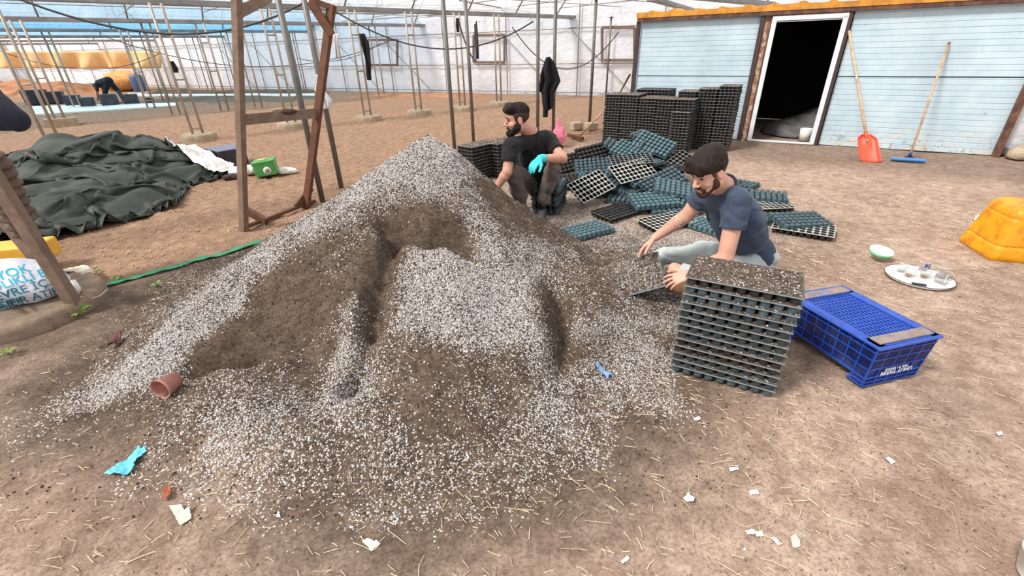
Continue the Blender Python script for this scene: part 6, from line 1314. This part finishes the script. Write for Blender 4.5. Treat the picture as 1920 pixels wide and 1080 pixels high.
# ---- man in black, sitting on upturned trays behind the heap
def man_black():
    K = 1.12; J = dict(C=Yp(970, 224, 4.80), N=Yp(996, 248, 4.92), SR=Yp(958, 275, 4.72), SL=Yp(1028, 261, 5.02), ER=Yp(951, 322, 4.62), WR=Yp(931, 352, 4.62), EL=Yp(1055, 297, 4.80), WL=Yp(1013, 297, 4.62),
                       H=Yp(1016, 345, 5.22), KR=Yp(962, 322, 4.72), AR=Yp(978, 392, 4.80), KL=Yp(1036, 318, 4.78), AL=Yp(1016, 386, 4.86))
    J['HR'] = J['H']+[-.09, -.03, .02]; J['HL'] = J['H']+[.09, .0, .02]
    report('black', J, (('N', 'C'), ('N', 'H'), ('SL', 'SR'), ('SL', 'EL'), ('EL', 'WL'), ('SR', 'ER'), ('ER', 'WR'), ('HR', 'KR'), ('KR', 'AR'), ('HL', 'KL'), ('KL', 'AL')))
    lo = np.array([-.35, 4.3, -.02]); hi = np.array([.95, 5.55, 1.35]); D = SDF(lo, hi, .006)
    hd = Head(J['C'], (-.96, -.22, -.14), (.05, 0, 1), K*1.04); hd.body(D, J['N'])
    ch = J['N']*.62+J['H']*.38; sp = nrm(J['N']-J['H']); lf = nrm(J['SL']-J['SR']); fr_ = nrm(np.cross(lf, sp)); B = np.stack([fr_, nrm(np.cross(sp, fr_)), sp], 1)
    D.ell(ch, np.array([.10, .15, .17])*K, B, .03); D.ell(J['H'], np.array([.10, .14, .12])*K, B, .03); D.cap(J['SL'], J['SR'], .055, .055, .04); D.cap(J['N'], ch, .06, .09, .04)
    for s_, e, w in (('SL', 'EL', 'WL'), ('SR', 'ER', 'WR')): D.cap(J[s_], J[e], .054*K, .045*K, .02); mid = J[e]*.7+J[w]*.3; D.cap(J[e], mid, .043*K, .044*K, .015); D.cap(mid, J[w], .044*K, .029*K, .012)
    for h_, k_, a_ in (('HR', 'KR', 'AR'), ('HL', 'KL', 'AL')): D.cap(J[h_], J[k_], .07, .05, .03); D.cap(J[k_], J[a_], .05, .038, .02)
    hand(D, J['WR'], (-.25, -.2, -.9), (.8, -.3, -.2), (-.3, -.8, .1), .5, K); hargs = (J['WL'], Yp(992, 318, 4.52)-J['WL'], (.25, .45, -.75), (-.45, -.85, -.2), [.35, .45, .5, .6], K)
    hand(D, *hargs)
    base = np.array([J['H'][0], J['H'][1], 0]); o = D.build('person', skin_mat('tanned_skin', (206, 150, 128)), None, base); o.location = base; tag(o, 'bearded man in black T-shirt with one turquoise glove, sitting behind the heap', 'person')
    D = SDF(lo, hi, .006); D.ell(ch, np.array([.132, .180, .190])*K, B, .05); D.ell(J['H']+sp*.06, np.array([.145, .170, .13])*K, B, .06); D.ell(J['H']*.62+J['N']*.38, np.array([.135, .168, .15])*K, B, .05); D.cap(J['SL']*.85+J['N']*.15, J['SR']*.85+J['N']*.15, .076, .076, .06); D.cap(J['N']-sp*.02, ch, .072*K, .10, .05)
    for s_, e in (('SL', 'EL'), ('SR', 'ER')): D.cap(J[s_], J[s_]+(J[e]-J[s_])*.85, .076*K, .072*K, .035)
    D.field(folds(401, .013, (9, 9, 14)))
    for s_, e, u in (('SL', 'EL', .60), ('SR', 'ER', .62)): cut_beyond(D, J[s_]+(J[e]-J[s_])*u, J[e]-J[s_])
    D.cap(J['N']+sp*.03, hd.p(-.02, 0, -.06), .066*K, .06*K, .006, 's'); D.clip(J['H']-sp*.03, -sp); sh_ = D.build('t_shirt', cloth_mat('black_cotton', (34, 33, 36)), o, base)
    m = MB(); c = ch-sp*.05+fr_*.150*K
    for i in range(6): a = c+B[:, 1]*(.05-.022*i)-base; m.bar(a-sp*.014, a+sp*.014+B[:, 1]*.006, .004, .006)
    m.build('chest_print', mat('grey_print', (150, 152, 158), .7), sh_)
    D = SDF(lo, hi, .006); D.ell(J['H']+[0, 0, -.0], np.array([.155, .180, .13])*K, B, .04)
    for h_, k_, a_ in (('HR', 'KR', 'AR'), ('HL', 'KL', 'AL')): D.cap(J[h_], J[k_], .098*K, .074*K, .05); D.cap(J[k_], J[a_]+[0, 0, .04], .074*K, .062*K, .03)
    D.field(folds(411, .020, (7, 7, 10)))
    for k_, a_ in (('KR', 'AR'), ('KL', 'AL')): cut_beyond(D, J[a_]+(J[k_]-J[a_])*.10, J[a_]-J[k_], .12)
    D.build('trousers', cloth_mat('brown_grey_trousers', (100, 88, 82)), o, base)
    D = SDF(J['WL']-.25, J['WL']+.25, .0055); hand(D, *hargs, grow=.0028); D.cap(J['WL'], J['WL']+(J['EL']-J['WL'])*.14, .034*K, .038*K, .01); D.build('rubber_glove', mat('turquoise_rubber', (54, 200, 206), .4, .1, 14), o, base)
    gs = mat('grey_shoe', (70, 68, 70), .8, .15, 16); gsl = mat('pale_sole', (170, 166, 160), .8)
    for a_, tx in (('AL', (-.02, -.17, 0)), ('AR', (-.06, -.16, 0))):
        h_ = J[a_]*[1, 1, 0]+[0, .03, .0]; shoe('shoe', o, base, h_, h_+np.array(tx)*1.25, gs, gsl, 1.0)
        m = MB(); q = J[a_]-base; m.tube([q*[1, 1, 0]+[0, 0, .10], q*[1, 1, 0]+[0, .0, .16]], .044, 12); m.build('sock', mat('black_sock', (30, 30, 32), .9), o)
    hm = hair_mat('black_brown_hair', (40, 29, 26)); k = hd.k
    D = SDF(J['C']-.24, J['C']+.26, .005); D.ell(hd.p(-.012, 0, .062), np.array([.104, .078, .078])*k, hd.B, .01); D.cap(hd.p(.05, -.04, .105), hd.p(.05, .04, .105), .036*k, .036*k, .03); D.cap(hd.p(.085, -.035, .088), hd.p(.085, .035, .088), .022*k, .022*k, .03)
    D.clip(hd.p(.0, 0, .030), -hd.u+hd.f*.40, .010); D.field(lambda x, y, z: .006*(np.abs(noise(x*50, y*60, z*30, 421))-.4)+.003*fbm(x*30, y*30, z*30, 2, 422)); D.build('hair', hm, o, base)
    D = SDF(J['C']-.22, J['C']+.22, .005); D.ell(hd.p(-.008, 0, .035), np.array([.1025, .0815, .0940])*k, hd.B, .01); D.clip(hd.p(.036, 0, 0), hd.f-hd.u*.25, .008); D.clip(hd.p(-.01, 0, -.038), -hd.u-hd.f*.35, .006)
    for q in (-1, 1): D.ell(hd.p(-.004, .088*q, -.004), np.array([.026, .03, .036])*k, hd.B, .004, 's')
    D.build('hair_fade', hair_mat('faded_hair', (74, 58, 52)), o, base); beard(hd, o, base, hair_mat('dark_beard', (40, 30, 28)), .010); hd.eyes(o, base, hm); return o
man_black()
# ---- worker bending over the pots far away
def worker():
    p = G(218, 192); y = p[1]; q = lambda a, b, dy=0.0: Yp(a, b, y+dy)
    lo = p+[-1.6, -.9, -.02]; hi = p+[1.2, .9, 1.5]; D = SDF(lo, hi, .022); H, N, C = q(203, 151), q(187, 157), q(180, 163)
    f1, f2 = np.array(G(199, 193)), np.array(G(234, 193)); D.cap(H, N, .12, .14, .05); D.cap(N, C, .06, .06, .04); D.ell(C, (.10, .09, .13), None, .03)
    for dy in (-.18, .18): D.cap(N+[0, dy, 0], N+[-.10, dy, -.30], .055, .045, .04); D.cap(N+[-.10, dy, -.30], N+[-.22, dy*.8, -.55], .045, .035, .02); hand(D, N+[-.22, dy*.8, -.55], (-.3, 0, -.9), (-.9, 0, .2), (0, -np.sign(dy), 0), .4, 1.1, k=.02)
    k1, k2 = q(197, 172, -.1), q(222, 171, .1)
    for k_, f_ in ((k1, f1), (k2, f2)): D.cap(H, k_, .10, .07, .04); D.cap(k_, f_+[0, 0, .08], .07, .05, .03); D.cap(f_+[0, 0, .05], f_+[-.16, -.08, .04], .05, .04, .03)
    D.clip((0, 0, .001), (0, 0, -1)); o = D.build('person', skin_mat('far_skin', (176, 124, 100)), None, p); o.location = p; tag(o, 'worker in dark clothes bending down between black pots, far left', 'person')
    D = SDF(lo, hi, .022); D.cap(H, N, .15, .165, .05); 
    for dy in (-.18, .18): D.cap(N+[0, dy, 0], N+[-.08, dy, -.24], .07, .065, .04)
    D.build('jumper', cloth_mat('dark_jumper', (48, 50, 56)), o, p); D = SDF(lo, hi, .022); D.ell(H, (.17, .18, .15), None, .05)
    for k_, f_ in ((k1, f1), (k2, f2)): D.cap(H, k_, .125, .09, .05); D.cap(k_, f_+[0, 0, .12], .09, .068, .03)
    D.build('trousers', cloth_mat('dark_trousers', (40, 42, 48)), o, p)
    D = SDF(C-.3, C+.3, .02); D.ell(C+[-.02, 0, .03], (.115, .105, .12), None, .02); D.clip(C, (-.6, 0, -.6)); D.build('hair', hair_mat('far_hair', (60, 46, 40)), o, p)
worker()
